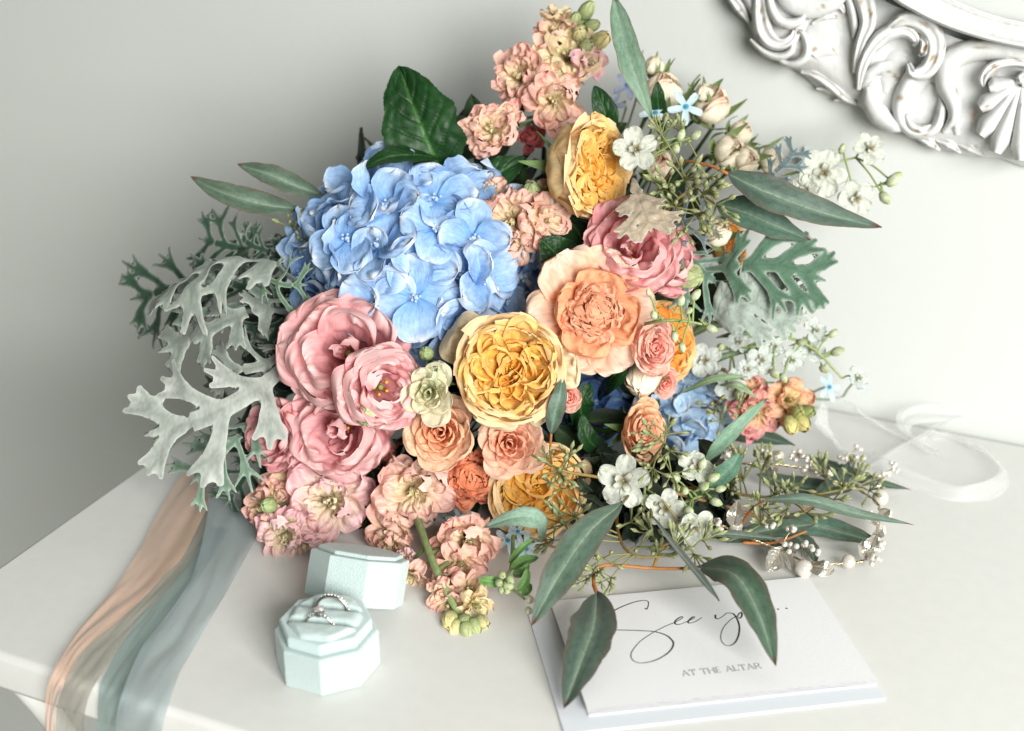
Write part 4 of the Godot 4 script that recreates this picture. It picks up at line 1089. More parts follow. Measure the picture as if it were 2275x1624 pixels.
# a felted, deeply lobed leaf: a thickened sheet from the outline of its lobes, bent along a curve
func seg_d(p: Vector2, a: Vector2, b: Vector2, ra: float, rb: float) -> float:
	var ab := b - a; var h := clampf((p - a).dot(ab) / ab.length_squared(), 0.0, 1.0)
	return (p - a - ab * h).length() - lerpf(ra, rb, h)
func lobed(pts: Array, up: Vector3, L: float, o: Dictionary) -> ArrayMesh:
	var caps := []
	var n: int = o.get("n", 4)
	var fat: float = o.get("fat", 1.0)
	caps.append([Vector2(0, 0), Vector2(0.3, 0), 0.016, 0.026 * fat]); caps.append([Vector2(0.3, 0), Vector2(0.85, 0), 0.028 * fat, 0.036 * fat])
	for k in n:
		var s := lerpf(o.get("from", 0.22), 0.86, float(k) / (n - 1))
		var ln: float = o.get("wide", 0.34) * (0.65 + 0.6 * sin(PI * (0.15 + 0.75 * k / (n - 1.0)))) * rf(0.85, 1.15)
		for sd in [-1.0, 1.0]:
			var an: float = deg_to_rad(rf(40, 58)) * sd
			var a := Vector2(s, 0.0); var d := Vector2(cos(an), sin(an))
			var b := a + d * ln
			caps.append([a, b, 0.022 * fat, 0.028 * fat])
			for tn in [-0.95, -0.1, 0.85]:
				var d2 := d.rotated(tn * rf(0.7, 1.1))
				caps.append([b - d * 0.05, b + d2 * ln * rf(0.34, 0.52), 0.026 * fat, 0.009 * fat])
	for tn in [-0.7, 0.0, 0.7]: caps.append([Vector2(0.84, 0), Vector2(0.84, 0) + Vector2(0.17, 0).rotated(tn), 0.030 * fat, 0.010])
	var nx := 104; var ny := 96
	var x0 := -0.04; var x1 := 1.12; var ym := 0.62
	var sdf := PackedFloat32Array(); sdf.resize((nx + 1) * (ny + 1))
	var q := PackedVector2Array(); q.resize(sdf.size())
	var f := func(p: Vector2) -> float:
		var d := 10.0
		for c in caps:
			var m: Vector2 = (c[0] + c[1]) * 0.5
			if p.distance_squared_to(m) > (0.12 if c[0].x == 0.3 else 0.045): continue
			var e := seg_d(p, c[0], c[1], c[2], c[3])
			var h := clampf(0.5 + 0.5 * (d - e) / 0.02, 0.0, 1.0)
			d = lerpf(d, e, h) - 0.02 * h * (1.0 - h)
		return d
	for j in ny + 1:
		for i in nx + 1:
			var p := Vector2(lerpf(x0, x1, float(i) / nx), lerpf(-ym, ym, float(j) / ny))
			q[j * (nx + 1) + i] = p; sdf[j * (nx + 1) + i] = f.call(p)
	var cell := 0.013
	var veins := caps.filter(func(c): return c[2] >= 0.0215 * fat and c[3] > 0.012)
	for j in range(1, ny):
		for i in range(1, nx):
			var k := j * (nx + 1) + i
			if sdf[k] > 0.0 and sdf[k] < cell * 1.05:
				var g := Vector2(sdf[k + 1] - sdf[k - 1], sdf[k + nx + 1] - sdf[k - nx - 1])
				if g.length() > 1e-5:
					q[k] -= g.normalized() * sdf[k]; sdf[k] = 0.0
	var ct: Color = o.ct; var cb: Color = o.cb
	var th: float = o.get("thick", 0.0011); var droop: float = o.get("droop", 0.5); var cup: float = o.get("cup", 0.0)
	var curl: float = o.get("curl", 0.3)
	var sdn := rf(0, 30)
	var V := [PackedVector3Array(), PackedVector3Array()]; var Cc := [PackedColorArray(), PackedColorArray()]
	for k in q.size():
		var p := q[k]
		var t := clampf(p.x, 0.0, 1.0)
		var m := crv(pts, t); var T := (crv(pts, t + 0.02) - crv(pts, t - 0.02)).normalized()
		if p.x > 1.0: m += T * (p.x - 1.0) * L
		var N := (up - T * up.dot(T)).normalized(); var s := T.cross(N)
		var y := p.y
		var bent := cup * y * y - droop * absf(y) * absf(y) * 1.3 + 0.09 * curl * sin(p.x * 9.0 + sdn + y * 4.0) * absf(y) * 3.0 + 0.012 * nz.get_noise_2d(p.x * 5.0 + sdn, y * 5.0)
		var body := sqrt(clampf(-sdf[k] / 0.025, 0.0, 1.0))
		var dv := 1.0
		if sdf[k] <= 0.0:
			for c in veins: dv = minf(dv, seg_d(p, c[0], c[1], 0.0, 0.0))
		var rid := exp(-dv * dv * 9000.0) * 0.45
		for h in 2:
			V[h].append(m + s * y * L + N * (bent * L + (th * 0.5 * body * (1.0 - 1.6 * rid) if h == 0 else -th * (0.5 * body + 0.9 * rid))))
			var c: Color = ct if h == 0 else cb
			c = c.lerp(Color(0.50, 0.52, 0.48), 0.4 * smoothstep(-0.014, 0.0, sdf[k]))
			c = c * (1.0 - 0.35 * rid)
			Cc[h].append(c * (1.0 + 0.10 * nz.get_noise_2d(p.x * 8.0, y * 8.0 + sdn) + 0.14 * nz.get_noise_2d(p.x * 60.0, y * 60.0)))
	var st := SurfaceTool.new(); st.begin(Mesh.PRIMITIVE_TRIANGLES)
	var tot := q.size()
	for h in 2:
		for k in tot:
			st.set_color(Cc[h][k]); st.set_smooth_group(0); st.add_vertex(V[h][k])
	for j in ny:
		for i in nx:
			var a := j * (nx + 1) + i
			for tr in [[a, a + 1, a + nx + 1], [a + 1, a + nx + 2, a + nx + 1]]:
				if sdf[tr[0]] <= 0.0 and sdf[tr[1]] <= 0.0 and sdf[tr[2]] <= 0.0:
					for h in 2:
						st.add_index(tr[0] + h * tot); st.add_index(tr[1 if h == 0 else 2] + h * tot); st.add_index(tr[2 if h == 0 else 1] + h * tot)
	st.generate_normals()
	return st.commit()

# ---------------------------------------------------------------- the bouquet
func head(called: String, label: String, category: String, dx: float, dy: float, dd: float, nx: float, ny: float, roll := 0.0, group := "") -> Node3D:
	return thing(called, label, category, face(at(dx, dy, dome(dx, dy) + dd), camdir(nx, ny), roll), group)
func rad(d: float, depth := 0.83) -> float:
	return d * depth / (FOCAL * PX)
var EUC := [Color("566b5b").srgb_to_linear(), Color("465a4b").srgb_to_linear(), Color("8fa38e").srgb_to_linear(), Color("6b4a40").srgb_to_linear()]
func euc(t: Node3D, pts: Array, w: float, nx: float, ny: float, o := {}) -> void:
	var p3 := []
	for p in pts: p3.append(at(p[0], p[1], p[2]) - t.position)
	var q := {"w": w * 0.5 * pts[0][2] / (FOCAL * PX), "up": camdir(nx, ny), "ca": EUC[0], "cb": EUC[1], "cm": EUC[2], "ce": EUC[3], "nv": 30}
	q.merge(o, true)
	part(t, "leaf", blade(p3, q), M.leaf)
func twig(t: Node3D, pts: Array, r: float, c0: String, c1: String) -> void:
	var p3 := []
	for p in pts: p3.append((at(p[0], p[1], p[2]) if p.size() == 3 else on(p[0], p[1], p[3])) - t.position)
	part(t, "twig", tube(p3, [r, r * 0.85, r * 0.7], hexl(c0), hexl(c1), 7, 14), M.green)
func euc_on(t: Node3D, pts: Array, w: float, o := {}) -> void:       # leaves low over the table: [dx, dy, height]
	var p3 := []
	for p in pts: p3.append(on(p[0], p[1], p[2]) - t.position)
	var q := {"w": w * 0.5 * 0.80 / (FOCAL * PX), "up": (Vector3.UP + camdir(0, 0) * 0.8).normalized(), "ca": EUC[0], "cb": EUC[1], "cm": EUC[2], "ce": EUC[3], "nv": 30}
	q.merge(o, true)
	part(t, "leaf", blade(p3, q), M.leaf)
func dusty(t: Node3D, pts: Array, nx: float, ny: float, o: Dictionary) -> void:
	var p3 := []
	for p in pts: p3.append(at(p[0], p[1], p[2]) - t.position)
	var L := 0.0
	for k in 20: L += crv(p3, k / 20.0).distance_to(crv(p3, (k + 1) / 20.0))
	part(t, "leaf", lobed(p3, camdir(nx, ny), L, o), M.felt)

func bouquet() -> void:
	bind = at(1180, 800, 0.99)
	var a := mat("anther", Color.WHITE, 0.7, true); a.metallic_specular = 0.3
	mat("hydrangea_eye", hexl("9db6cf"), 0.7)
	# --- palettes: outer, middle, inner, heart
	var yel := [hexl("ffe0b0"), hexl("ffd688"), hexl("ffca62"), hexl("ffba4c")]
	var yel2 := [hexl("ffd698"), hexl("ffbe66"), hexl("ffac44"), hexl("fc9c36")]
	var pink := [hexl("fac4c4"), hexl("fddad8"), hexl("ea949e")]
	var pink2 := [hexl("f7b6b8"), hexl("fbcecb"), hexl("ea969e")]
	var pea := [hexl("ffd8b8"), hexl("ffc096"), hexl("ffa474")]
	var coral := [hexl("ffb390"), hexl("ff9e72"), hexl("ff8c5e")]
	var blush := [hexl("ffd0c0"), hexl("ffb8a8"), hexl("ff9484")]
	var cream := [hexl("f0e3c4"), hexl("f4e2c2"), hexl("d8c89c")]
	var blu := [hexl("b6d0f0"), hexl("e4ecf6"), hexl("76ace6")]
	var stk := [hexl("ffc8bc"), hexl("ffdac8"), hexl("fdeebe")]
	var stp := [hexl("fecad2"), hexl("fee0dc"), hexl("fcf2cc")]
	var sty := [hexl("fae8bc"), hexl("fbd8c0"), hexl("e8e4b0")]
	var std := [hexl("eea6aa"), hexl("f8c4a6"), hexl("f2d090")]

	# --- hydrangeas
	hydrangea("large blue hydrangea head at the upper left of the bouquet", 930, 598, 0.905, 0.073, 0.062, 0.078, 54, 0.0244, blu, 5, -0.15)
	hydrangea("pale blue hydrangea half hidden at the right behind the peach roses", 1500, 905, 0.935, 0.024, 0.032, 0.03, 22, 0.0170, [hexl("c4def4"), hexl("dfecf8"), hexl("a4cbee")], 6, 0.0)
	hydrangea("dark blue hydrangea deep in the gap behind the yellow rose", 1290, 880, 0.955, 0.030, 0.030, 0.03, 18, 0.0170, [hexl("7fa8dc"), hexl("9dbde6"), hexl("4d7cc0")], 8, 0.1)

	# --- garden roses
	garden_rose(head("garden_rose", "full open yellow garden rose at the centre, facing the viewer", "rose", 1134, 820, -0.012, 0.04, 0.03, 0.3, "yellow garden roses"), rad(108), yel, 21, 40, 7)
	garden_rose(head("garden_rose", "yellow garden rose at the top, cup seen from its left side", "rose", 1326, 376, -0.008, 0.78, -0.06, 0.9, "yellow garden roses"), rad(114), yel, 22, 40, 7, 0.90)
	garden_rose(head("garden_rose", "deep yellow garden rose low in the bouquet above the blue florets", "rose", 1196, 1092, -0.012, 0.10, -0.24, 0.2, "yellow garden roses"), rad(104), yel, 23, 40, 6)
	garden_rose(head("garden_rose", "orange yellow rose partly hidden behind the small blush rose", "rose", 1478, 755, 0.03, 0.62, 0.10, 0.2, "yellow garden roses"), rad(92), yel2, 24, 34, 5)
	garden_rose(head("garden_rose", "yellow rose glimpsed behind the two long leaves at the right", "rose", 1630, 540, 0.045, 0.80, 0.12, 0.5, "yellow garden roses"), rad(62), yel2, 25, 22, 5)
	var lo := thing("loose_petals", "pale loose outer petals lying beside the central yellow rose", "petals", face(at(1134, 820, 0.812), camdir(0.0, 0.05)))
	rng.seed = 29
	for a9 in [[-2.16, 152], [1.72, 146], [-0.3, 126], [0.8, 128]]:
		part(lo, "petal", petal({"prof": [Vector2(0.4, -0.5), Vector2(0.7, -0.36), Vector2(0.9, -0.22), Vector2(1.0, -0.18)], "s": rad(a9[1]), "w": 0.42, "rho": 1.4, "c0": yel[1], "c1": hexl("fdebc8"), "cpow": 0.5, "curl": 0.15, "ruf": 0.06, "rp": 3.0, "crum": 0.06, "ex": 3.0, "nu": 16, "nv": 14, "bw": 0.5}), M.petal, spin(a9[0]))
	# --- the big peach bloom: broad guard petals round a frilled middle
	var pb := head("peach_rose", "large peach rose with broad pale outer petals and a frilled middle", "rose", 1322, 694, -0.008, 0.12, 0.0, 0.4)
	rng.seed = 31
	rose_whorl(pb, 6, rad(122), [[0.06, -0.6], [0.50, -0.50], [0.82, -0.16], [1.18, -0.26]], {"w": 0.62, "rho": 1.3, "c0": pea[2], "c1": hexl("ffd6bc"), "ce": hexl("ffe6d4"), "ew": 0.35, "cpow": 0.5, "curl": 0.12, "ruf": 0.05, "rf": 1.6, "crum": 0.10, "saw": 0.07, "ex": 3.0, "nu": 16, "nv": 14}, 0.2)
	rose_whorl(pb, 4, rad(104), [[0.06, -0.6], [0.45, -0.45], [0.70, 0.02], [0.92, 0.08]], {"w": 0.6, "rho": 0.9, "c0": pea[2], "c1": hexl("ffbc92"), "cpow": 0.5, "curl": 0.1, "ruf": 0.06, "crum": 0.12, "saw": 0.08, "ex": 3.0, "nu": 14, "nv": 12}, 0.9)
	var mid := pb.transform
	carnation_into(pb, rad(78), [hexl("ffc6a4"), hexl("ffb48c"), hexl("ff9e70")], 32, 40)
	stem(pb, Vector3(0, -rad(60), 0), 0.002, DARKGREEN)
	# --- spray roses
	spray_rose(head("spray_rose", "ruffled peach spray rose with an open eye, under the cream green blooms", "rose", 978, 958, -0.004, -0.06, 0.02, 0.0, "peach spray roses"), rad(76), pea, 41, 26, 0.9)
	spray_rose(head("spray_rose", "peach spray rose with a tight spiral, directly below the central yellow rose", "rose", 1132, 986, -0.004, 0.12, -0.02, 1.0, "peach spray roses"), rad(70), [hexl("ffdac2"), hexl("ffc0a0"), hexl("ffa680")], 42, 25, 1.2)
	spray_rose(head("spray_rose", "blush spray rose cupped towards the right with a coral heart", "rose", 1452, 770, -0.012, 0.62, -0.05, 0.4, "peach spray roses"), rad(70), blush, 43, 26, 0.3)
	spray_rose(head("spray_rose", "peach spray rose facing right with a row of parallel inner petals", "rose", 1432, 958, -0.006, 0.66, -0.02, 0.6, "peach spray roses"), rad(74), [hexl("ffd8b0"), hexl("ffbe98"), hexl("ffa27e")], 44, 28, 0.5)
	spray_rose(head("spray_rose", "small coral spray rose peeping out behind the central yellow rose", "rose", 1262, 880, 0.02, 0.35, -0.05, 0.6, "peach spray roses"), rad(38), blush, 45, 20, 0.4)
	spray_rose(head("spray_rose", "blush rose half covered beside the cream bud at the right", "rose", 1478, 850, 0.018, 0.5, -0.3, 0.2, "peach spray roses"), rad(40), blush, 46, 18, 0.4)
	# --- carnation
	carnation(head("carnation", "frilled coral carnation squeezed between the spray roses and stock", "carnation", 1046, 1062, 0.0, 0.02, -0.22), rad(80), coral, 51, 54)
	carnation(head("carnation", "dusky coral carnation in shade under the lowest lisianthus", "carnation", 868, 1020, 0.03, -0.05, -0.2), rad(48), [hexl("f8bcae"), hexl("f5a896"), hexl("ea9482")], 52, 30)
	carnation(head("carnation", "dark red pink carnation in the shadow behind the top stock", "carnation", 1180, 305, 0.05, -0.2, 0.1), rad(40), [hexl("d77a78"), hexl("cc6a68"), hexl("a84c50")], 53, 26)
	# --- lisianthus
	var lg := "pink lisianthus"
	lisianthus(head("lisianthus", "pink lisianthus with the widest frilled cup, just below the blue hydrangea", "lisianthus", 765, 780, -0.008, -0.10, 0.10, 0.2, lg), rad(128), pink, 61, 1.04, 1)
	lisianthus(head("lisianthus", "pink lisianthus with yellow stamens showing in a narrow throat", "lisianthus", 856, 862, -0.022, 0.38, -0.05, 1.0, lg), rad(96), pink, 62, 0.94)
	lisianthus(head("lisianthus", "pink lisianthus lowest of the front three, half closed at its heart", "lisianthus", 748, 960, -0.012, -0.05, -0.10, 0.5, lg), rad(112), pink, 63, 1.0, 2)
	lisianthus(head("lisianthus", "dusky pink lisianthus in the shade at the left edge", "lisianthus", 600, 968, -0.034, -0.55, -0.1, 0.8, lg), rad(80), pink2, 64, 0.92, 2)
	lisianthus(head("lisianthus", "rose pink lisianthus at the upper right beside the tan lobed leaf", "lisianthus", 1402, 548, -0.012, 0.05, 0.20, 0.3, lg), rad(100), pink2, 65, 1.0, 1)
	lisianthus(head("lisianthus", "rose pink lisianthus turned away to the right, above the green bud", "lisianthus", 1492, 572, -0.002, 0.50, 0.2, 0.3, lg), rad(80), pink2, 66, 0.95, 2)
	# --- cream lisianthus and buds
	var cl := head("cream_lisianthus", "small half open cream green lisianthus beside the pink one", "lisianthus", 950, 872, -0.016, -0.12, -0.08, 0.2)
	spray_rose(cl, rad(56), [hexl("eee9cc"), hexl("e8e3c0"), hexl("c9cc98")], 71, 16, 1.5)
	var buds := [
		[968, 822, -0.012, -0.1, 0.35, 34, "plump pale green lisianthus bud above the cream bloom", "c6cba4", 0.10],
		[942, 780, -0.004, -0.2, 0.3, 17, "tiny round green bud below the hydrangea petals", "97a873", 0.02],
		[806, 935, -0.040, -0.15, -0.55, 23, "green bud between the two lower pink lisianthus", "b3c08c", 0.04],
		[637, 918, -0.012, -0.65, -0.1, 27, "pale green bud at the left between the pink lisianthus", "ccd4ac", 0.05],
		[1555, 612, -0.010, 0.85, 0.05, 34, "long olive green bud below the rose pink lisianthus", "a3ad7c", 0.06],
		[1418, 862, 0.008, -0.3, -0.55, 46, "round cream bud under the blush spray rose", "f6ead0", 0.05]]
	for b in buds:
		rng.seed = int(b[0])
		var t := head("flower_bud", b[6], "flower bud", b[0], b[1], b[2], b[3], b[4], 0.0, "green and cream buds among the blooms")
		var c := hexl(b[7])
		for k in 4:
			part(t, "petal", petal({"prof": [Vector2(0.06, -2.0), Vector2(1.35, -1.9), Vector2(1.05, -0.3), Vector2(b[8] + 0.02, 0.2)], "s": rad(b[5]), "w": 1.1, "rho": 0.95, "c0": c * 0.8, "c1": c, "ce": c * 1.08, "nu": 10, "nv": 11, "ex": 3.0, "vm": 0.42, "crum": 0.10, "bw": 0.5}), M.green, spin(TAU * k / 4 + rf(-0.3, 0.3)))
		leafy_sepals(t, 5, rad(b[5]), -1.95 * rad(b[5]), 1.3 * rad(b[5]), GREEN, 0.05)
		stem(t, Vector3(0, -2.0 * rad(b[5]), 0), 0.0012, DARKGREEN)

	# --- stock
	stock("tall stock spike reaching highest at the top, with yellow cream upper florets", [[1262, 118, 0.885, 0.0, 0.1, 58, 0, sty], [1228, 62, 0.89, -0.35, 0.35, 42, 1, stk], [1240, 28, 0.892, -0.1, 0.7, 34, 1, sty], [1312, 138, 0.882, 0.5, -0.2, 40, 1, stp], [1150, 168, 0.885, -0.45, 0.2, 58, 0, stk], [1196, 190, 0.878, -0.1, -0.1, 40, 1, stk], [1230, 222, 0.87, 0.12, -0.25, 56, 0, stk], [1090, 282, 0.87, -0.2, 0.05, 56, 0, stk], [1128, 258, 0.875, 0.3, 0.2, 34, 1, stk], [1276, 46, 0.89, 0.1, 0.6, 15, 2], [1300, 28, 0.892, 0.3, 0.8, 19, 2], [1312, 58, 0.89, 0.6, 0.2, 16, 2], [1286, 76, 0.884, -0.1, 0.3, 19, 2, hexl("d8cf98")], [1330, 92, 0.888, 0.6, 0.4, 22, 2, hexl("ecdc9e")], [1300, 102, 0.883, 0.3, 0.2, 16, 2]], stk, [[1250, 420, 0.93], [1240, 300, 0.91], [1238, 180, 0.90], [1280, 70, 0.896], [1296, 45, 0.894]], 0.0024, 81)
	stock("peach pink stock florets in the middle between the hydrangea and top yellow rose", [[1134, 492, 0.845, -0.05, -0.05, 70, 0, stk], [1218, 490, 0.845, 0.35, -0.15, 50, 1, stk], [1082, 425, 0.86, -0.35, 0.35, 42, 1, stk], [1150, 545, 0.850, 0.0, -0.6, 40, 1, stk], [1180, 432, 0.86, 0.1, 0.5, 24, 2, hexl("a7b583")], [1200, 420, 0.862, 0.3, 0.5, 30, 1, stk]], stk, [[1190, 620, 0.93], [1165, 540, 0.89], [1150, 470, 0.875], [1180, 420, 0.87]], 0.002, 82)
	stock("pink stock at the lower left with its largest pale floret turned forward", [[730, 1112, 0.845, 0.08, -0.08, 80, 0, stp], [640, 1055, 0.855, -0.2, 0.2, 52, 1, stk], [575, 1130, 0.85, -0.6, -0.05, 46, 1, stk], [630, 1195, 0.842, -0.25, -0.45, 56, 0, stp], [676, 1215, 0.842, 0.35, -0.5, 34, 1, stp], [600, 1095, 0.85, -0.4, 0.3, 34, 1, stk], [598, 1122, 0.838, -0.1, 0.0, 20, 2, hexl("aebf86")], [650, 1160, 0.846, 0.1, -0.2, 16, 2]], stp, [[780, 1060, 0.90], [700, 1120, 0.872], [640, 1120, 0.862], [596, 1130, 0.852]], 0.0022, 83)
	stock("pale pink stock floret just right of the lowest lisianthus", [[915, 1092, 0.838, 0.02, -0.06, 76, 0, [hexl("ffcec4"), hexl("ffdace"), hexl("fbeec0")]], [868, 1180, 0.842, -0.3, -0.5, 52, 1, stk], [862, 1215, 0.84, -0.4, -0.6, 38, 1, stk]], stk, [[1000, 1000, 0.90], [950, 1080, 0.872], [905, 1170, 0.858]], 0.0022, 84)
	stock("stock spike hanging down over the table beside the box lid, buds at its tip", [[1035, 1208, 0.815, 0.15, -0.05, 64, 0, stk], [978, 1318, 0.792, -0.1, -0.2, 32, 1, stk], [1044, 1310, 0.795, 0.3, -0.2, 36, 1, stk], [1020, 1262, 0.808, 0.1, -0.4, 48, 1, stk], [1000, 1300, 0.805, 0.1, -0.5, 36, 1, stk], [905, 1292, 0.812, -0.25, -0.4, 42, 1, stk], [895, 1245, 0.82, -0.45, 0.2, 30, 1, stp], [1060, 1348, 0.786, 0.4, -0.3, 40, 1, sty], [995, 1352, 0.79, -0.2, -0.2, 34, 1, stk], [1000, 1388, 0.782, -0.2, -0.4, 22, 2, hexl("ecdc9e")], [1032, 1388, 0.780, 0.0, -0.3, 19, 2], [1052, 1404, 0.778, 0.2, -0.5, 18, 2], [1068, 1386, 0.780, 0.4, -0.3, 18, 2, hexl("d8cf98")], [1034, 1412, 0.776, 0.0, -0.7, 17, 2], [1012, 1408, 0.778, -0.2, -0.6, 17, 2, hexl("ecdc9e")]], stk, [[905, 1085, 0.88], [926, 1150, 0.842], [962, 1250, 0.806], [1000, 1330, 0.790], [1036, 1390, 0.784]], 0.0023, 85)
	stock("deep pink stock at the right rear beside the white ribbon", [[1655, 870, 0.90, -0.1, 0.1, 44, 0, std], [1680, 925, 0.893, 0.1, -0.4, 48, 0, std], [1758, 888, 0.895, 0.2, 0.0, 48, 0, [hexl("f8bea6"), hexl("f8d2a6"), hexl("f2d890")]], [1580, 850, 0.915, -0.2, 0.1, 38, 1, std], [1775, 935, 0.89, 0.4, -0.4, 22, 2, hexl("c9bd7a")], [1755, 940, 0.888, 0.0, -0.6, 20, 2, hexl("d6c884")], [1790, 915, 0.892, 0.6, 0.0, 18, 2, hexl("97a063")], [1770, 915, 0.888, 0.2, 0.0, 18, 2, hexl("a8a868")]], std, [[1480, 880, 0.96], [1600, 890, 0.925], [1700, 905, 0.905], [1775, 920, 0.898]], 0.002, 86)

	# --- cream spray rose buds at the upper right
	var rb := [
		[1478, 172, 0.012, 0.15, 0.62, 46, "cream rose bud highest at the right of the tall upright leaf", 0.30, "f1dfc0", "f4cba8"],
		[1455, 128, 0.02, 0.1, 0.8, 24, "half open small cream bud with sepals at the very top right", 0.4, "e6e0c0", "eee2c4"],
		[1598, 208, 0.012, 0.45, 0.45, 46, "cream and peach rose bud above the pale blue star flower's right", 0.45, "f2dcb8", "f8bd98"],
		[1560, 190, 0.01, -0.2, 0.6, 22, "small closed green cream bud behind the peach edged bud", 0.1, "dcdab4", "eadfbe"],
		[1660, 282, 0.012, 0.5, 0.35, 30, "small cream bud between the peach edged bud and the cream pair", 0.2, "efe0bd", "f2dcb8"],
		[1640, 325, 0.0, 0.45, 0.15, 40, "pale cream bud leaning right above the long leaf", 0.3, "efe0bd", "f3d9b4"],
		[1672, 352, -0.01, 0.35, -0.1, 31, "rounded cream bud with an orange blush streak near the long leaf", 0.25, "f1e4c6", "f2d8b2"],
		[1732, 350, 0.008, 0.6, 0.1, 31, "outermost cream bud beside the white delphinium", 0.3, "f1e2c0", "f3dcb6"],
		[1606, 502, -0.012, 0.35, 0.35, 32, "single cream bud hanging in front of the green leaf tip", 0.35, "f0e6c8", "f2dfba"],
		[1470, 352, 0.02, 0.2, 0.2, 36, "peach bud in shade behind the seed cluster", 0.3, "eec8a0", "f0b48a"]]
	for b in rb:
		var t := head("rose_bud", b[6], "rose bud", b[0], b[1], b[2] - 0.018, b[3], b[4], 0.3, "cream rose buds at the upper right")
		rose_bud(t, rad(b[5] * 1.15), [hexl(b[8]).lerp(hexl("fffaea"), 0.8), hexl(b[9]).lerp(hexl("fff6e6"), 0.5), hexl("f8f2da")], int(b[0]), b[7] * 0.5)

	# --- pale blue star flowers
	var sky := hexl("dceff4"); var sky2 := hexl("b2dae8")
	var sf := [[1523, 238, -0.02, 0.08, 0.05, 44, "pale blue star flower in front of the cream buds"], [1455, 252, -0.012, 0.2, 0.2, 40, "pale blue star flower half behind the tall upright leaf"], [1790, 355, 0.03, 0.5, 0.3, 40, "blurred pale blue star flower next to the outermost cream bud"], [1700, 640, 0.05, 0.5, 0.0, 30, "pale blue star flower seen through the lobed leaves at the right"],
		[1130, 1200, -0.05, -0.3, 0.1, 36, "pale blue star flower nearest the hanging stock"], [1168, 1218, -0.055, 0.3, -0.05, 36, "middle pale blue star flower under the pale curved leaf"], [1195, 1245, -0.055, 0.5, -0.4, 34, "pale blue star flower drooping towards the long leaf"], [1150, 1182, -0.045, 0.1, 0.6, 30, "pale blue star flower tucked up under the curved leaf"],
		[1395, 190, 0.03, -0.2, 0.2, 40, "shaded grey blue star flower behind the tall upright leaf's stalk"], [1360, 235, 0.035, -0.3, 0.0, 34, "shaded lilac star flower beside the dark leaf"], [1020, 1150, 0.005, 0.0, -0.3, 34, "blue star flower in shade under the coral carnation"], [1840, 860, 0.05, 0.5, 0.1, 40, "very pale blue star flower where the white ribbon starts"], [1905, 845, 0.06, 0.6, 0.4, 36, "outermost pale blue floret at the right by the ribbon"]]
	for s in sf:
		var t := head("star_flower", s[6], "star flower", s[0], s[1], s[2], s[3], s[4], s[0], "pale blue star flowers")
		star_flower(t, rad(s[5]), int(s[0]), sky if s[0] > 1420 or s[1] > 1000 else hexl("aab4cc"), sky2 if s[0] > 1420 or s[1] > 1000 else hexl("8088b0"))
		stem(t, Vector3(0, -rad(s[5]) * 0.5, 0), 0.0007, hexl("6d8a52"))

	# --- delphinium sprays
	delphinium("white delphinium floret with a green spur beside the top yellow rose", [[1480, 520, 0.92], [1470, 430, 0.88], [1440, 380, 0.86], [1420, 345, 0.85]], [[1412, 332, 0.838, -0.05, 0.05, 52, 0], [1500, 330, 0.85, -0.1, 0.2, 22, 1], [1512, 300, 0.845, 0.2, 0.6, 20, 1], [1478, 262, 0.85, 0.0, 0.6, 16, 1], [1545, 300, 0.845, 0.4, 0.3, 20, 1], [1375, 338, 0.842, -0.7, 0.1, 18, 1]], 91)
	delphinium("long delphinium spray reaching out at the right above the big leaf", [[1600, 470, 0.93], [1720, 400, 0.91], [1820, 370, 0.90], [1900, 350, 0.895]], [[1828, 384, 0.885, -0.05, 0.1, 56, 0], [1930, 330, 0.885, 0.3, 0.3, 40, 0], [1900, 440, 0.885, 0.1, -0.4, 44, 0], [1985, 398, 0.88, 0.5, 0.5, 26, 1], [1965, 440, 0.88, 0.2, -0.6, 24, 1], [1790, 420, 0.885, -0.4, -0.2, 34, 0], [1870, 330, 0.892, 0.1, 0.6, 16, 1]], 92)
	delphinium("blurred white delphinium spray at the right below the lobed leaves", [[1480, 800, 0.95], [1600, 790, 0.92], [1720, 750, 0.905], [1800, 770, 0.90], [1870, 840, 0.895]], [[1565, 800, 0.90, -0.1, 0.0, 40, 0], [1620, 852, 0.895, 0.0, -0.2, 38, 0], [1690, 800, 0.897, 0.1, 0.1, 34, 0], [1800, 775, 0.905, 0.2, 0.4, 34, 0], [1810, 735, 0.905, 0.4, 0.4, 32, 0], [1860, 780, 0.895, 0.5, 0.2, 22, 1], [1720, 830, 0.89, 0.2, -0.4, 20, 1], [1905, 840, 0.893, 0.5, 0.3, 28, 0], [1830, 820, 0.893, 0.3, -0.3, 18, 1], [1640, 760, 0.905, 0.1, 0.3, 26, 0], [1720, 770, 0.90, -0.1, 0.2, 26, 0], [1770, 700, 0.90, 0.3, 0.5, 26, 0], [1760, 800, 0.898, 0.2, -0.2, 26, 0], [1660, 820, 0.893, -0.1, -0.3, 26, 0], [1600, 770, 0.90, -0.2, 0.1, 18, 1], [1690, 740, 0.902, 0.0, 0.6, 18, 1], [1740, 840, 0.892, 0.2, -0.6, 17, 1], [1780, 760, 0.898, 0.4, 0.1, 17, 1], [1640, 880, 0.89, 0.0, -0.7, 18, 1], [1850, 740, 0.9, 0.5, 0.5, 16, 1]], 93, 0.15)
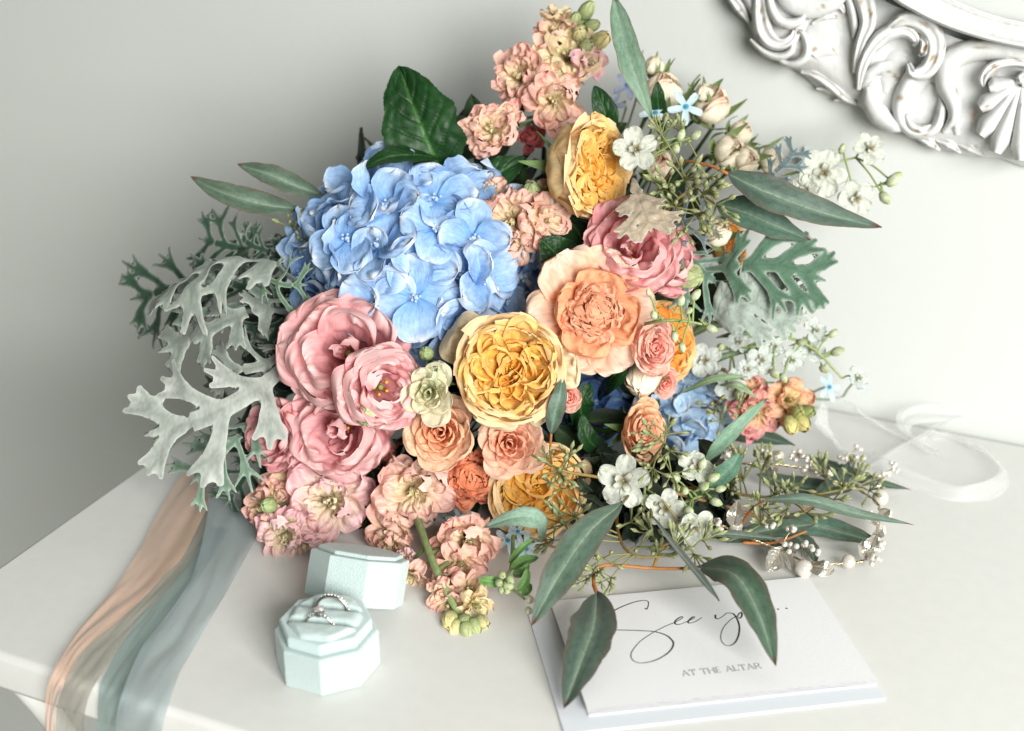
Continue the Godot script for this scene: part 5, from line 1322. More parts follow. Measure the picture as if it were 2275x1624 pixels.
	delphinium("white delphinium blooms at the lower right in front of the seed clusters", [[1400, 1000, 0.92], [1440, 1080, 0.86], [1490, 1120, 0.835], [1560, 1100, 0.825]], [[1385, 1068, 0.818, -0.1, 0.0, 60, 0], [1478, 1128, 0.812, -0.2, -0.1, 46, 0], [1540, 1170, 0.805, 0.2, -0.55, 50, 0], [1545, 1040, 0.815, 0.3, 0.5, 44, 0], [1563, 1080, 0.808, 0.2, 0.2, 22, 1], [1560, 1030, 0.812, 0.1, 0.7, 20, 1], [1590, 1115, 0.808, 0.6, -0.2, 20, 1], [1520, 1090, 0.812, -0.2, 0.1, 20, 1], [1500, 1060, 0.815, -0.1, 0.5, 24, 1], [1585, 1060, 0.806, 0.5, 0.4, 22, 1], [1430, 1110, 0.82, -0.3, -0.5, 20, 1], [1530, 1140, 0.805, 0.0, -0.6, 24, 1], [1600, 1085, 0.808, 0.6, 0.2, 18, 1]], 94)
	delphinium("green delphinium buds on a dark twig in front of the orange yellow rose", [[1380, 740, 0.88], [1450, 715, 0.818], [1510, 712, 0.806], [1560, 720, 0.802]], [[1452, 700, 0.800, -0.2, 0.5, 17, 1], [1498, 748, 0.796, -0.1, -0.7, 18, 1], [1515, 772, 0.796, 0.1, -0.7, 17, 1], [1512, 668, 0.80, 0.1, 0.6, 20, 1], [1545, 655, 0.80, 0.4, 0.6, 20, 1], [1580, 730, 0.798, 0.7, -0.3, 19, 1], [1530, 690, 0.80, 0.3, 0.3, 16, 1], [1440, 650, 0.81, -0.3, 0.7, 12, 1]], 95)

	# --- dark rose leaves at the upper left
	var rl := {"ca": hexl("1f4420"), "cb": hexl("183a1b"), "cm": hexl("4d7a44"), "ce": hexl("1d4020"), "bump": 0.05, "saw": 0.032, "fold": 0.16, "pk": 0.74, "nv": 90, "fat": 0.62, "wave": 0.03}
	var lt := thing("rose_leaf", "large dark green glossy rose leaf standing above the hydrangea", "leaf", shifted(at(985, 392, 0.875)), "dark rose leaves")
	_rleaf(lt, [[985, 392, 0.875], [950, 315, 0.862], [915, 230, 0.862], [888, 150, 0.87]], 166, -0.1, 0.05, rl)
	part(lt, "leaf_stalk", tube([Vector3.ZERO, at(1060, 520, 0.92) - lt.position, bind - lt.position], [0.001, 0.0012, 0.0014], DARKGREEN), M.green)
	lt = thing("rose_leaf", "smaller dark rose leaf lying sideways over the top of the hydrangea", "leaf", shifted(at(985, 345, 0.868)), "dark rose leaves")
	_rleaf(lt, [[975, 352, 0.868], [920, 345, 0.85], [860, 350, 0.842], [806, 378, 0.845]], 76, 0.0, 0.75, rl)
	part(lt, "leaf_stalk", tube([Vector3.ZERO, at(1060, 520, 0.92) - lt.position, bind - lt.position], [0.001, 0.0012, 0.0014], DARKGREEN), M.green)
	var inner := [[[1330, 330, 0.895], [1345, 260, 0.87], [1320, 190, 0.868], 60, "dark leaf curving behind the top yellow rose's right"], [[1290, 640, 0.88], [1240, 570, 0.85], [1200, 530, 0.845], 90, "dark glossy leaf in the gap under the middle stock"], [[1300, 960, 0.89], [1290, 900, 0.868], [1310, 850, 0.868], 60, "dark leaf upright in the gap right of the central rose"], [[1360, 1010, 0.88], [1310, 980, 0.862], [1290, 920, 0.86], 50, "narrow dark leaf beside the peach rose that faces right"], [[1010, 500, 0.9], [1090, 400, 0.87], [1170, 350, 0.87], 80, "dark leaf in the shadow above the hydrangea's right shoulder"], [[850, 1130, 0.89], [820, 1150, 0.875], [800, 1180, 0.87], 60, "dark leaf hidden under the lower left blooms"], [[1470, 300, 0.9], [1462, 230, 0.868], [1460, 180, 0.862], 34, "small mid green leaf beside the highest cream bud"], [[1330, 880, 0.9], [1360, 840, 0.86], [1400, 800, 0.85], 56, "dark leaf behind the big peach rose's lower petals"], [[1240, 460, 0.88], [1280, 510, 0.862], [1300, 545, 0.86], 70, "dark leaf under the lower rim of the top yellow rose"]]
	for q in inner:
		lt = thing("rose_leaf", q[4], "leaf", shifted(at(q[0][0], q[0][1], q[0][2])), "dark rose leaves")
		_rleaf(lt, [q[0], q[1], q[2]], q[3], rf(-0.3, 0.3), 0.3, rl)
	# shaded greenery that fills the heart of the bouquet
	rng.seed = 77
	var fill := []
	for k in 300:
		var dx := rf(640, 1620); var dy := rf(240, 1170)
		var e := Vector2((dx - 1120) / 480.0, (dy - 690) / 470.0)
		if e.length() > 0.98: continue
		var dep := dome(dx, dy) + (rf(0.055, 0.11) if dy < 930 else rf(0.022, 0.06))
		var p := at(dx, dy, dep)
		if p.y < 0.012: continue
		var dv := domedir(dx, dy); var dir := (camdir(dv.x, dv.y) + Vector3(rf(-1, 1), rf(-1, 1), rf(-1, 1)) * 0.8).normalized()
		var L := rf(0.03, 0.05)
		var s := dir.cross(Vector3(rf(-1, 1), rf(-1, 1), rf(-1, 1))).normalized()
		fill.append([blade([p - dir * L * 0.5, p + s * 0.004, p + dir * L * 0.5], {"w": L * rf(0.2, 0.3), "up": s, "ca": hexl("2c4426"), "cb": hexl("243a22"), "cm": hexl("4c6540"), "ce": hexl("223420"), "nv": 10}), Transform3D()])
		fill.append([tube([p - dir * L * 0.5, p.lerp(bind, 0.5), bind], [0.0007, 0.0009, 0.001], DARKGREEN, Color(-1, 0, 0), 5, 5), Transform3D()])
	for k in 260:
		var rightside := k % 2 == 0
		var dx := rf(1270, 1620) if rightside else rf(650, 1060); var dy := rf(1015, 1190) if rightside else rf(1020, 1180)
		var p := at(dx, dy, (0.838 if rightside else 0.868) + rf(0.0, 0.035))
		if p.y < 0.006: continue
		var dir := (camdir(rf(-0.8, 0.8), rf(-0.8, 0.5)))
		var L := rf(0.02, 0.034)
		var s := dir.cross(Vector3(rf(-1, 1), rf(-1, 1), rf(-1, 1))).normalized()
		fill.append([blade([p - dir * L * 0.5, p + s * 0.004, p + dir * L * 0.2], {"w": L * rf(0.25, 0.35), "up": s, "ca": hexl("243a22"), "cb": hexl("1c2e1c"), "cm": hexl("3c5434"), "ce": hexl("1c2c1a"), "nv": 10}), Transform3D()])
	for k in 60:
		var p := at(rf(500, 690), rf(560, 1010), rf(0.885, 0.92))
		var dir := camdir(rf(-0.9, -0.1), rf(-0.5, 0.6))
		var L := rf(0.02, 0.036)
		var s := dir.cross(Vector3(rf(-1, 1), rf(-1, 1), rf(-1, 1))).normalized()
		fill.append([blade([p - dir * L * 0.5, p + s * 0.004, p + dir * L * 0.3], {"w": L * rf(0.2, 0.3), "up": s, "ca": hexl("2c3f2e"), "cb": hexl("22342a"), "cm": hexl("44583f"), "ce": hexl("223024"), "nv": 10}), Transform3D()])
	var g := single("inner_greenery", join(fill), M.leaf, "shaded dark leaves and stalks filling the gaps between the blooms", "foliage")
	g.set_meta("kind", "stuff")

	# --- eucalyptus
	var el := "long leaved eucalyptus in the bouquet"
	var t := thing("eucalyptus_branch", "pair of grey green eucalyptus leaves pointing out at the upper left", "eucalyptus", shifted(at(720, 450, 0.885)), el)
	euc(t, [[712, 432, 0.885], [650, 410, 0.872], [590, 385, 0.868], [528, 366, 0.872]], 54, -0.1, 0.35)
	euc(t, [[664, 464, 0.880], [590, 455, 0.868], [500, 430, 0.864], [424, 394, 0.872]], 58, -0.05, 0.3)
	twig(t, [[664, 464, 0.880], [715, 470, 0.895], [800, 520, 0.93]], 0.0009, "7c8a60", "5a6a48"); twig(t, [[712, 432, 0.885], [740, 450, 0.9], [800, 520, 0.93]], 0.0009, "7c8a60", "5a6a48")
	t = thing("eucalyptus_leaf", "tall upright eucalyptus leaf touching the top edge right of the stock", "leaf", shifted(at(1450, 268, 0.845)))
	euc(t, [[1450, 268, 0.845], [1412, 170, 0.838], [1385, 80, 0.842], [1364, -10, 0.855]], 58, -0.15, 0.1, {"ca": hexl("7c9a84"), "cb": hexl("6d8c76"), "pk": 1.12})
	twig(t, [[1450, 268, 0.845], [1470, 320, 0.87], [1420, 480, 0.93]], 0.0009, "9a7a4c", "6a6a48")
	t = thing("eucalyptus_branch", "eucalyptus twig with two broad dark leaves at the right under the cream buds", "eucalyptus", shifted(at(1600, 400, 0.85)), el)
	euc(t, [[1617, 386, 0.838], [1700, 425, 0.828], [1820, 470, 0.828], [1956, 506, 0.84]], 76, 0.1, 0.15, {"ca": hexl("50665a"), "cb": hexl("43584c"), "pk": 0.8})
	euc(t, [[1590, 452, 0.862], [1650, 470, 0.852], [1720, 500, 0.85], [1800, 534, 0.856]], 72, 0.1, 0.1, {"ca": hexl("4a6a5a"), "cb": hexl("405f50"), "pk": 0.85})
	twig(t, [[1617, 386, 0.838], [1570, 366, 0.84], [1500, 368, 0.86], [1430, 480, 0.93]], 0.0011, "b06a34", "7a6a40"); twig(t, [[1590, 452, 0.862], [1540, 440, 0.88], [1430, 520, 0.93]], 0.001, "8a7a48", "6a6a48")
	t = thing("eucalyptus_leaf", "small narrow leaf on an orange stalk right of the central yellow rose", "leaf", shifted(at(1220, 965, 0.815)))
	euc(t, [[1224, 962, 0.812], [1232, 920, 0.802], [1242, 880, 0.800], [1250, 838, 0.804]], 44, 0.2, 0.0, {"ca": hexl("5f7a6c")})
	twig(t, [[1224, 962, 0.812], [1222, 1000, 0.815], [1226, 1030, 0.822]], 0.0008, "b4703c", "9a7a48")
	t = thing("eucalyptus_leaf", "pale curved eucalyptus leaf arching over the lower blue star flowers", "leaf", shifted(at(1080, 1165, 0.80)))
	euc(t, [[1206, 1196, 0.80], [1195, 1155, 0.785], [1140, 1150, 0.782], [1074, 1172, 0.79]], 46, 0.1, 0.45, {"ca": hexl("86a592"), "cb": hexl("7a9a86"), "pk": 0.95})
	twig(t, [[1206, 1196, 0.80], [1235, 1215, 0.81], [1290, 1180, 0.86]], 0.0009, "a8703c", "7a7a4c")
	# the branch that hangs over the card
	t = thing("eucalyptus_branch", "eucalyptus branch drooping over the card with three hanging leaves", "eucalyptus", shifted(at(1400, 1120, 0.83)), el)
	euc(t, [[1382, 1118, 0.80], [1310, 1180, 0.775], [1240, 1280, 0.757], [1180, 1390, 0.752]], 78, 0.05, 0.25, {"ca": hexl("4f6657"), "cb": hexl("425849"), "pk": 1.0})
	euc(t, [[1326, 1318, 0.772], [1318, 1390, 0.742], [1290, 1470, 0.722], [1252, 1576, 0.708]], 98, -0.1, 0.3, {"ca": hexl("42554a"), "cb": hexl("394c41"), "pk": 0.78})
	euc(t, [[1556, 1258, 0.782], [1632, 1276, 0.752], [1686, 1364, 0.734], [1722, 1480, 0.722]], 80, 0.15, 0.25, {"ca": hexl("445e4c"), "cb": hexl("3b5342"), "pk": 0.85})
	euc(t, [[1448, 1148, 0.80], [1500, 1215, 0.775], [1550, 1275, 0.757], [1597, 1336, 0.748]], 32, 0.6, 0.3, {"ca": hexl("4a5a54"), "cb": hexl("414f4a")})
	twig(t, [[1326, 1318, 0.772], [1318, 1290, 0.782], [1335, 1255, 0.790], [1450, 1262, 0.795], [1530, 1262, 0.792], [1556, 1258, 0.784]], 0.0012, "b4703c", "b07a44")
	twig(t, [[1450, 1262, 0.795], [1470, 1215, 0.802], [1500, 1190, 0.81], [1440, 1100, 0.86]], 0.0009, "b4803c", "8a7a48")
	twig(t, [[1382, 1118, 0.80], [1400, 1090, 0.83], [1400, 1040, 0.88]], 0.0009, "8a7a48", "6a6a48"); twig(t, [[1448, 1148, 0.80], [1440, 1110, 0.83], [1420, 1050, 0.88]], 0.0009, "8a7a48", "6a6a48")
	# two short bright leaves at the lower right
	t = thing("eucalyptus_leaf", "narrow bright green leaf standing up in front of the deep pink stock", "leaf", shifted(at(1560, 1030, 0.83)))
	euc(t, [[1563, 1030, 0.832], [1600, 985, 0.822], [1650, 935, 0.818], [1704, 884, 0.822]], 34, 0.3, 0.2, {"ca": hexl("7ca088"), "cb": hexl("6c927a")})
	twig(t, [[1563, 1030, 0.832], [1540, 1060, 0.85], [1470, 1000, 0.92]], 0.0009, "8a7a48", "6a6a48")
	t = thing("eucalyptus_leaf", "short green leaf with a red rim beside the delphinium buds", "leaf", shifted(at(1570, 1085, 0.82)))
	euc(t, [[1572, 1084, 0.815], [1600, 1060, 0.806], [1625, 1035, 0.802], [1646, 1006, 0.806]], 46, 0.2, 0.3, {"ca": hexl("5c8670"), "cb": hexl("507a64")})
	twig(t, [[1572, 1084, 0.815], [1540, 1080, 0.84], [1470, 1020, 0.90]], 0.0009, "8a7a48", "6a6a48")
	# the spray that lies on the table to the right
	t = thing("eucalyptus_branch", "eucalyptus branch lying on the table inside the hair vine", "eucalyptus", shifted(on(1600, 1150, 0.01)), el)
	euc_on(t, [[1560, 940, 0.030], [1620, 955, 0.028], [1690, 970, 0.024], [1766, 990, 0.022]], 62, {"ca": hexl("466a58")})
	euc_on(t, [[1690, 1112, 0.040], [1790, 1110, 0.046], [1900, 1140, 0.038], [2028, 1166, 0.026]], 34, {"ca": hexl("687f70"), "cb": hexl("5c7265")})
	euc_on(t, [[1560, 1188, 0.024], [1620, 1186, 0.022], [1680, 1192, 0.020], [1738, 1198, 0.018]], 20, {"ca": hexl("5a665e")})
	euc_on(t, [[1700, 1170, 0.012], [1790, 1165, 0.010], [1880, 1185, 0.008], [1962, 1210, 0.006]], 62, {"ca": hexl("4c6a5c")})
	euc_on(t, [[1610, 1205, 0.008], [1690, 1180, 0.012], [1760, 1170, 0.012], [1810, 1165, 0.010]], 50, {"ca": hexl("46604f")})
	euc_on(t, [[1680, 1055, 0.010], [1760, 1075, 0.008], [1840, 1085, 0.008], [1910, 1080, 0.006]], 54, {"ca": hexl("42584e")})
	euc_on(t, [[1780, 1010, 0.010], [1860, 1040, 0.010], [1940, 1070, 0.008], [2022, 1088, 0.006]], 36, {"ca": hexl("48604f")})
	euc_on(t, [[1730, 1150, 0.006], [1770, 1190, 0.005], [1800, 1220, 0.004], [1812, 1252, 0.003]], 46, {"ca": hexl("3f5a4c")})
	euc_on(t, [[1640, 1170, 0.006], [1690, 1195, 0.005], [1730, 1215, 0.004], [1768, 1228, 0.003]], 26, {"ca": hexl("3c4f46")})
	euc_on(t, [[1800, 1115, 0.012], [1840, 1085, 0.014], [1870, 1060, 0.016], [1885, 1025, 0.018]], 44, {"ca": hexl("4c655a")})
	twig(t, [[1480, 1090, 0.0, 0.045], [1600, 1120, 0.0, 0.022], [1720, 1150, 0.0, 0.012], [1850, 1110, 0.0, 0.010]], 0.0012, "9a7a48", "b07a44")
	twig(t, [[1640, 1175, 0.0, 0.014], [1670, 1130, 0.0, 0.030], [1700, 1112, 0.0, 0.040]], 0.001, "b4703c", "b07a44")
	twig(t, [[1650, 1205, 0.0, 0.010], [1720, 1205, 0.0, 0.010], [1790, 1180, 0.0, 0.010]], 0.001, "b4703c", "b07a44")
	twig(t, [[1560, 1188, 0.0, 0.024], [1520, 1170, 0.0, 0.035], [1470, 1110, 0.0, 0.05]], 0.0009, "8a7a48", "8a7a48")
	twig(t, [[1560, 940, 0.0, 0.030], [1530, 960, 0.0, 0.04], [1470, 960, 0.0, 0.06]], 0.001, "8a7a48", "6a6a48")
	# seed clusters
	seeded("big olive seed cluster of eucalyptus below the cream buds", [[1480, 420, 0.832, 70, 10], [1520, 400, 0.828, 66, 10], [1560, 430, 0.83, 66, 10], [1500, 460, 0.826, 60, 9], [1545, 475, 0.828, 64, 10], [1590, 455, 0.834, 56, 8], [1575, 395, 0.836, 54, 8], [1520, 510, 0.832, 48, 7], [1470, 300, 0.845, 50, 7], [1520, 300, 0.85, 46, 7], [1575, 500, 0.836, 40, 6]], [[1440, 540, 0.92], [1480, 470, 0.855], [1520, 430, 0.842], [1580, 400, 0.842]], 101)
	seeded("green seed cluster on a thin twig in front of the lower yellow rose", [[1240, 1045, 0.800, 60, 11], [1262, 1020, 0.802, 44, 7], [1245, 1085, 0.800, 46, 7], [1216, 1020, 0.804, 36, 6]], [[1400, 1075, 0.85], [1320, 1058, 0.818], [1250, 1045, 0.806], [1180, 1010, 0.81]], 102)
	seeded("seed cluster hanging over the front of the right facing peach rose", [[1462, 978, 0.800, 58, 9], [1486, 1000, 0.802, 46, 7], [1440, 960, 0.80, 36, 6], [1480, 965, 0.805, 40, 6], [1450, 1040, 0.805, 50, 8], [1490, 1050, 0.81, 44, 7]], [[1420, 1060, 0.87], [1450, 1020, 0.825], [1475, 985, 0.808]], 103)
	seeded("seed clusters under the lower yellow rose's right above the card", [[1255, 1165, 0.812, 64, 10], [1230, 1200, 0.808, 50, 8], [1280, 1150, 0.82, 50, 8], [1330, 1270, 0.788, 54, 9], [1305, 1285, 0.786, 44, 7], [1358, 1282, 0.784, 44, 6], [1340, 1240, 0.79, 50, 8], [1420, 1215, 0.806, 52, 8], [1450, 1190, 0.812, 50, 8], [1500, 1215, 0.80, 54, 9], [1540, 1230, 0.795, 54, 9], [1560, 1200, 0.80, 50, 8], [1400, 1160, 0.825, 54, 8], [1440, 1140, 0.826, 50, 8], [1460, 1230, 0.797, 44, 7]], [[1380, 1080, 0.89], [1370, 1170, 0.83], [1400, 1230, 0.80], [1470, 1235, 0.798], [1540, 1215, 0.80]], 104)
	seeded("seed clusters scattered along the twigs on the table inside the hair vine", [[1650, 1070, 0.022, 60, 10], [1690, 1050, 0.024, 54, 9], [1720, 1100, 0.03, 60, 10], [1750, 1130, 0.026, 58, 10], [1690, 1130, 0.026, 54, 9], [1790, 1140, 0.024, 54, 9], [1830, 1060, 0.02, 56, 9], [1870, 1085, 0.018, 56, 9], [1900, 1060, 0.018, 50, 8], [1640, 1035, 0.03, 50, 8], [1700, 1025, 0.026, 46, 8], [1760, 1085, 0.028, 46, 7], [1850, 1110, 0.02, 44, 7], [1930, 1090, 0.016, 50, 8], [1620, 1090, 0.03, 50, 8], [1690, 1165, 0.022, 46, 7], [1590, 1060, 0.035, 46, 8]], [[1500, 1080, 0.04], [1620, 1095, 0.022], [1760, 1105, 0.018], [1930, 1075, 0.012]], 105, true)
	seeded("small brown seed cluster in shade left of the hydrangea under the leaf pair", [[650, 505, 0.885, 56, 9], [665, 530, 0.885, 46, 7]], [[760, 520, 0.93], [700, 510, 0.905], [655, 500, 0.893]], 106)
	seeded("olive seed cluster beside the deep pink stock under the white florets", [[1590, 900, 0.89, 50, 8], [1600, 935, 0.885, 46, 7], [1640, 905, 0.888, 40, 6]], [[1480, 900, 0.95], [1560, 905, 0.91], [1600, 915, 0.895]], 107)

	t = thing("green_sprig", "loose narrow green leaves behind the white florets at the right", "sprig", shifted(at(1560, 760, 0.90)))
	rng.seed = 410
	for k in 9:
		var a0 := Vector2(rf(1500, 1600), rf(680, 900))
		var e0 := a0 + Vector2(rf(60, 190), rf(-70, 60))
		var dd := rf(0.885, 0.925)
		euc(t, [[a0.x, a0.y, dd], [lerpf(a0.x, e0.x, 0.5), lerpf(a0.y, e0.y, 0.5) - 14.0, dd - 0.012], [e0.x, e0.y, dd - 0.004]], rf(10, 18), rf(-0.5, 0.5), 0.3, {"ca": hexl(["7f9a74", "64805f", "93a884"][k % 3]), "cb": hexl("5c7858"), "cm": hexl("a8bd98"), "ce": hexl("6f8a64"), "nv": 14})
	for k in 3: twig(t, [[1480, 800, 0.95], [1560 + k * 20, 720 + k * 60, 0.915], [1640 + k * 40, 690 + k * 80, 0.90]], 0.0009, "7d9160", "8ea46c")
	# --- the leafy blue-flower sprig by the card
	t = thing("green_sprig", "leafy green sprig with round buds between the hanging stock and card", "sprig", shifted(at(1150, 1290, 0.79)))
	twig(t, [[1140, 1190, 0.82], [1135, 1260, 0.798], [1120, 1290, 0.790], [1165, 1330, 0.775]], 0.0012, "8ea46c", "9db07a")
	for l in [[[1135, 1262, 0.79], [1165, 1245, 0.785], [1196, 1238, 0.785], 24], [[1140, 1275, 0.786], [1160, 1270, 0.78], [1176, 1250, 0.778], 22], [[1150, 1312, 0.775], [1166, 1290, 0.772], [1172, 1262, 0.774], 22], [[1115, 1292, 0.786], [1090, 1292, 0.782], [1062, 1288, 0.784], 24], [[1160, 1320, 0.774], [1172, 1310, 0.772], [1178, 1296, 0.774], 18], [[1130, 1250, 0.796], [1160, 1215, 0.79], [1184, 1198, 0.792], 16]]:
		euc(t, [l[0], l[1], l[2]], l[3], 0.0, 0.3, {"ca": hexl("6f9a54"), "cb": hexl("5c8a48"), "cm": hexl("a8c48a"), "ce": hexl("85a868"), "fat": 0.55, "nv": 16, "fold": 0.35})
	for b in [[1112, 1275, 0.782, 15], [1128, 1280, 0.780, 14], [1104, 1292, 0.780, 14], [1122, 1296, 0.778, 15], [1138, 1298, 0.778, 13], [1110, 1306, 0.777, 12], [1128, 1312, 0.776, 12], [1180, 1332, 0.768, 15], [1172, 1352, 0.764, 13]]:
		part(t, "bud", bud_mesh(rad(b[3] * 0.7, 0.78), rad(b[3] * 1.9, 0.78), hexl("9db27c"), hexl("c4cfa0") if b[0] < 1160 else hexl("e8e0c8"), 3), M.green, face(at(b[0], b[1], b[2]) - t.position, camdir(rf(-0.5, 0.5), rf(-0.6, 0.2))))

	# --- dusty miller
	var dg := "silver lobed leaves"
	var white := {"ct": hexl("cdd4cd"), "cb": hexl("8f9c93")}
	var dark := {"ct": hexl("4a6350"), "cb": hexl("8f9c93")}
	t = thing("dusty_miller", "silver lobed leaf arching at the left with its tip bent down", "dusty miller", shifted(at(640, 610, 0.88)), dg)
	rng.seed = 201
	dusty(t, [[660, 625, 0.885], [590, 578, 0.852], [480, 580, 0.842], [420, 615, 0.848], [362, 645, 0.86]], -0.1, 0.9, {"ct": hexl("7f877f"), "cb": hexl("566a5c"), "n": 5, "droop": 1.5, "wide": 0.19, "curl": 0.8, "fat": 1.25})
	t = thing("dusty_miller", "dark green lobed leaf drooping over the hydrangea's left edge", "dusty miller", shifted(at(580, 600, 0.86)), dg)
	dusty(t, [[560, 590, 0.862], [590, 615, 0.848], [630, 632, 0.842], [680, 632, 0.845]], -0.2, 0.1, {"ct": hexl("566f58"), "cb": hexl("8f9c93"), "n": 3, "droop": 0.4, "wide": 0.30})
	t = thing("dusty_miller", "narrow silver leaf curling left in the middle of the silver leaves", "dusty miller", shifted(at(600, 700, 0.87)), dg)
	dusty(t, [[660, 690, 0.885], [560, 690, 0.852], [460, 735, 0.846], [358, 780, 0.855]], -0.05, 0.35, {"ct": hexl("777f77"), "cb": hexl("56665b"), "n": 4, "droop": 0.9, "wide": 0.14, "curl": 0.9, "fat": 1.2})
	t = thing("dusty_miller", "thin silver leaf reaching left with a forked tip, above the curling one", "dusty miller", shifted(at(600, 670, 0.87)), dg)
	dusty(t, [[660, 665, 0.89], [560, 670, 0.866], [470, 690, 0.86], [385, 690, 0.866]], 0.0, 0.45, {"ct": hexl("6f8074"), "cb": hexl("56665b"), "n": 3, "droop": 0.8, "wide": 0.11, "curl": 0.8, "fat": 1.0})
	t = thing("dusty_miller", "brightest white lobed leaf spreading flat over the table's left edge", "dusty miller", shifted(at(640, 850, 0.87)), dg)
	dusty(t, [[668, 770, 0.88], [590, 850, 0.842], [470, 920, 0.826], [330, 965, 0.83]], -0.05, 0.1, {"ct": hexl("959b94"), "cb": hexl("8c988f"), "n": 3, "from": 0.34, "droop": 0.1, "wide": 0.23, "curl": 0.35, "fat": 1.4})
	t = thing("dusty_miller", "silver leaf between the curling leaf and the brightest one", "dusty miller", shifted(at(640, 800, 0.87)), dg)
	dusty(t, [[690, 740, 0.888], [630, 785, 0.862], [570, 815, 0.852], [480, 822, 0.854]], -0.15, 0.2, {"ct": hexl("80887f"), "cb": hexl("7d8a81"), "n": 3, "droop": 0.5, "wide": 0.22, "curl": 0.6, "fat": 1.2})
	t = thing("dusty_miller", "green backed lobed leaf pointing down at the ribbons", "dusty miller", shifted(at(580, 960, 0.87)), dg)
	dusty(t, [[600, 900, 0.878], [540, 960, 0.855], [490, 1010, 0.848], [425, 1072, 0.85]], -0.3, 0.1, {"ct": hexl("6d8573"), "cb": hexl("a9b5ac"), "n": 4, "droop": 0.5, "wide": 0.26})
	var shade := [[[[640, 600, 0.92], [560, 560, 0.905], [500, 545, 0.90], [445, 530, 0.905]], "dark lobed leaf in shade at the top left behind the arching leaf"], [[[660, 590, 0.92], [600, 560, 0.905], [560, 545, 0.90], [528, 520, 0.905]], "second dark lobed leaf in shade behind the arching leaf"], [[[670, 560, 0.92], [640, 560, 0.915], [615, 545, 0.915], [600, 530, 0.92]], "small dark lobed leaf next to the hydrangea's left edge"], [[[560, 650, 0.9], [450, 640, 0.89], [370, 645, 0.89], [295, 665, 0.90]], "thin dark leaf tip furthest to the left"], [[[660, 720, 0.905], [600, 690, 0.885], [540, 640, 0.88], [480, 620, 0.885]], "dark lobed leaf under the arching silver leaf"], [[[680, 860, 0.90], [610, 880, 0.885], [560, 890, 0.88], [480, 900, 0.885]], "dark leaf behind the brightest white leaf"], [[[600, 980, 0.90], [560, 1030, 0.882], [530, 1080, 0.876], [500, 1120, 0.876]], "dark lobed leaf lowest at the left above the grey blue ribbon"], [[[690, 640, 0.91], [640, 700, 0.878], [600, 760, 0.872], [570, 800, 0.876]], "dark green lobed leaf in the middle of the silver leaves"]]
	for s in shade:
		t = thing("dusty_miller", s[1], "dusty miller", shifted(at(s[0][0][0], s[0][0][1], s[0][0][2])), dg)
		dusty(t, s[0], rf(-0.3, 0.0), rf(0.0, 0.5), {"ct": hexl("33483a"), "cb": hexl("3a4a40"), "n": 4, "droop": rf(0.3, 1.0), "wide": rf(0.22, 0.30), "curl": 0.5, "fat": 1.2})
	# right side
	t = thing("dusty_miller", "tan backed lobed leaf standing over the rose pink lisianthus", "dusty miller", shifted(at(1430, 500, 0.84)), dg)
	dusty(t, [[1406, 396, 0.845], [1414, 428, 0.825], [1428, 468, 0.812], [1444, 512, 0.808]], 0.0, 0.1, {"ct": hexl("9c8f7c"), "cb": hexl("d8dcd6"), "n": 3, "droop": -0.2, "wide": 0.26, "fat": 2.8, "from": 0.42})
	t = thing("dusty_miller", "green lobed leaf pointing right below the two broad eucalyptus leaves", "dusty miller", shifted(at(1580, 590, 0.86)), dg)
	dusty(t, [[1560, 600, 0.865], [1640, 590, 0.852], [1730, 590, 0.850], [1830, 622, 0.858]], 0.1, 0.25, {"ct": hexl("4c6654"), "cb": hexl("a9b5ac"), "n": 4, "droop": 0.2, "wide": 0.24, "fat": 1.8})
	t = thing("dusty_miller", "broad pale silver leaf at the right above the white delphinium", "dusty miller", shifted(at(1560, 690, 0.87)), dg)
	dusty(t, [[1555, 712, 0.872], [1610, 690, 0.856], [1680, 672, 0.852], [1750, 655, 0.86]], 0.1, 0.1, {"ct": hexl("8a958c"), "cb": hexl("9aa69e"), "n": 4, "droop": 0.1, "wide": 0.26, "fat": 3.0})
	t = thing("dusty_miller", "grey lobed leaf with a white rim behind the single hanging cream bud", "dusty miller", shifted(at(1540, 560, 0.88)), dg)
	dusty(t, [[1500, 520, 0.88], [1530, 570, 0.865], [1570, 610, 0.862], [1620, 650, 0.866]], 0.2, 0.2, {"ct": hexl("566f60"), "cb": hexl("a9b5ac"), "n": 4, "droop": 0.3, "wide": 0.32, "fat": 1.2})
	t = thing("dusty_miller", "small grey leaf under the seed cluster", "dusty miller", shifted(at(1500, 470, 0.87)), dg)
	dusty(t, [[1450, 520, 0.875], [1490, 505, 0.858], [1530, 490, 0.855], [1570, 480, 0.86]], 0.0, 0.3, {"ct": hexl("5a6468"), "cb": hexl("c9cfcb"), "n": 3, "droop": 0.2, "wide": 0.34, "fat": 1.3})
	t = thing("dusty_miller", "dark grey leaf behind the outermost cream bud", "dusty miller", shifted(at(1680, 400, 0.88)), dg)
	dusty(t, [[1690, 420, 0.88], [1720, 385, 0.87], [1745, 360, 0.868], [1770, 330, 0.872]], 0.2, 0.3, {"ct": hexl("59686a"), "cb": hexl("b9c4bf"), "n": 3, "droop": 0.3, "wide": 0.3, "fat": 1.5})
func carnation_into(t: Node3D, R: float, pal: Array, seed_: int, n: int) -> void:
	carnation(t, R, pal, seed_, n, false)
func _rleaf(t: Node3D, pts: Array, w: float, nx: float, ny: float, o: Dictionary) -> void:
	var p3 := []
	for p in pts: p3.append(at(p[0], p[1], p[2]) - t.position)
	var q := o.duplicate(); q.w = w * 0.5 * pts[0][2] / (FOCAL * PX); q.up = camdir(nx, ny)
	part(t, "leaf_blade", blade(p3, q), M.glossy_leaf)

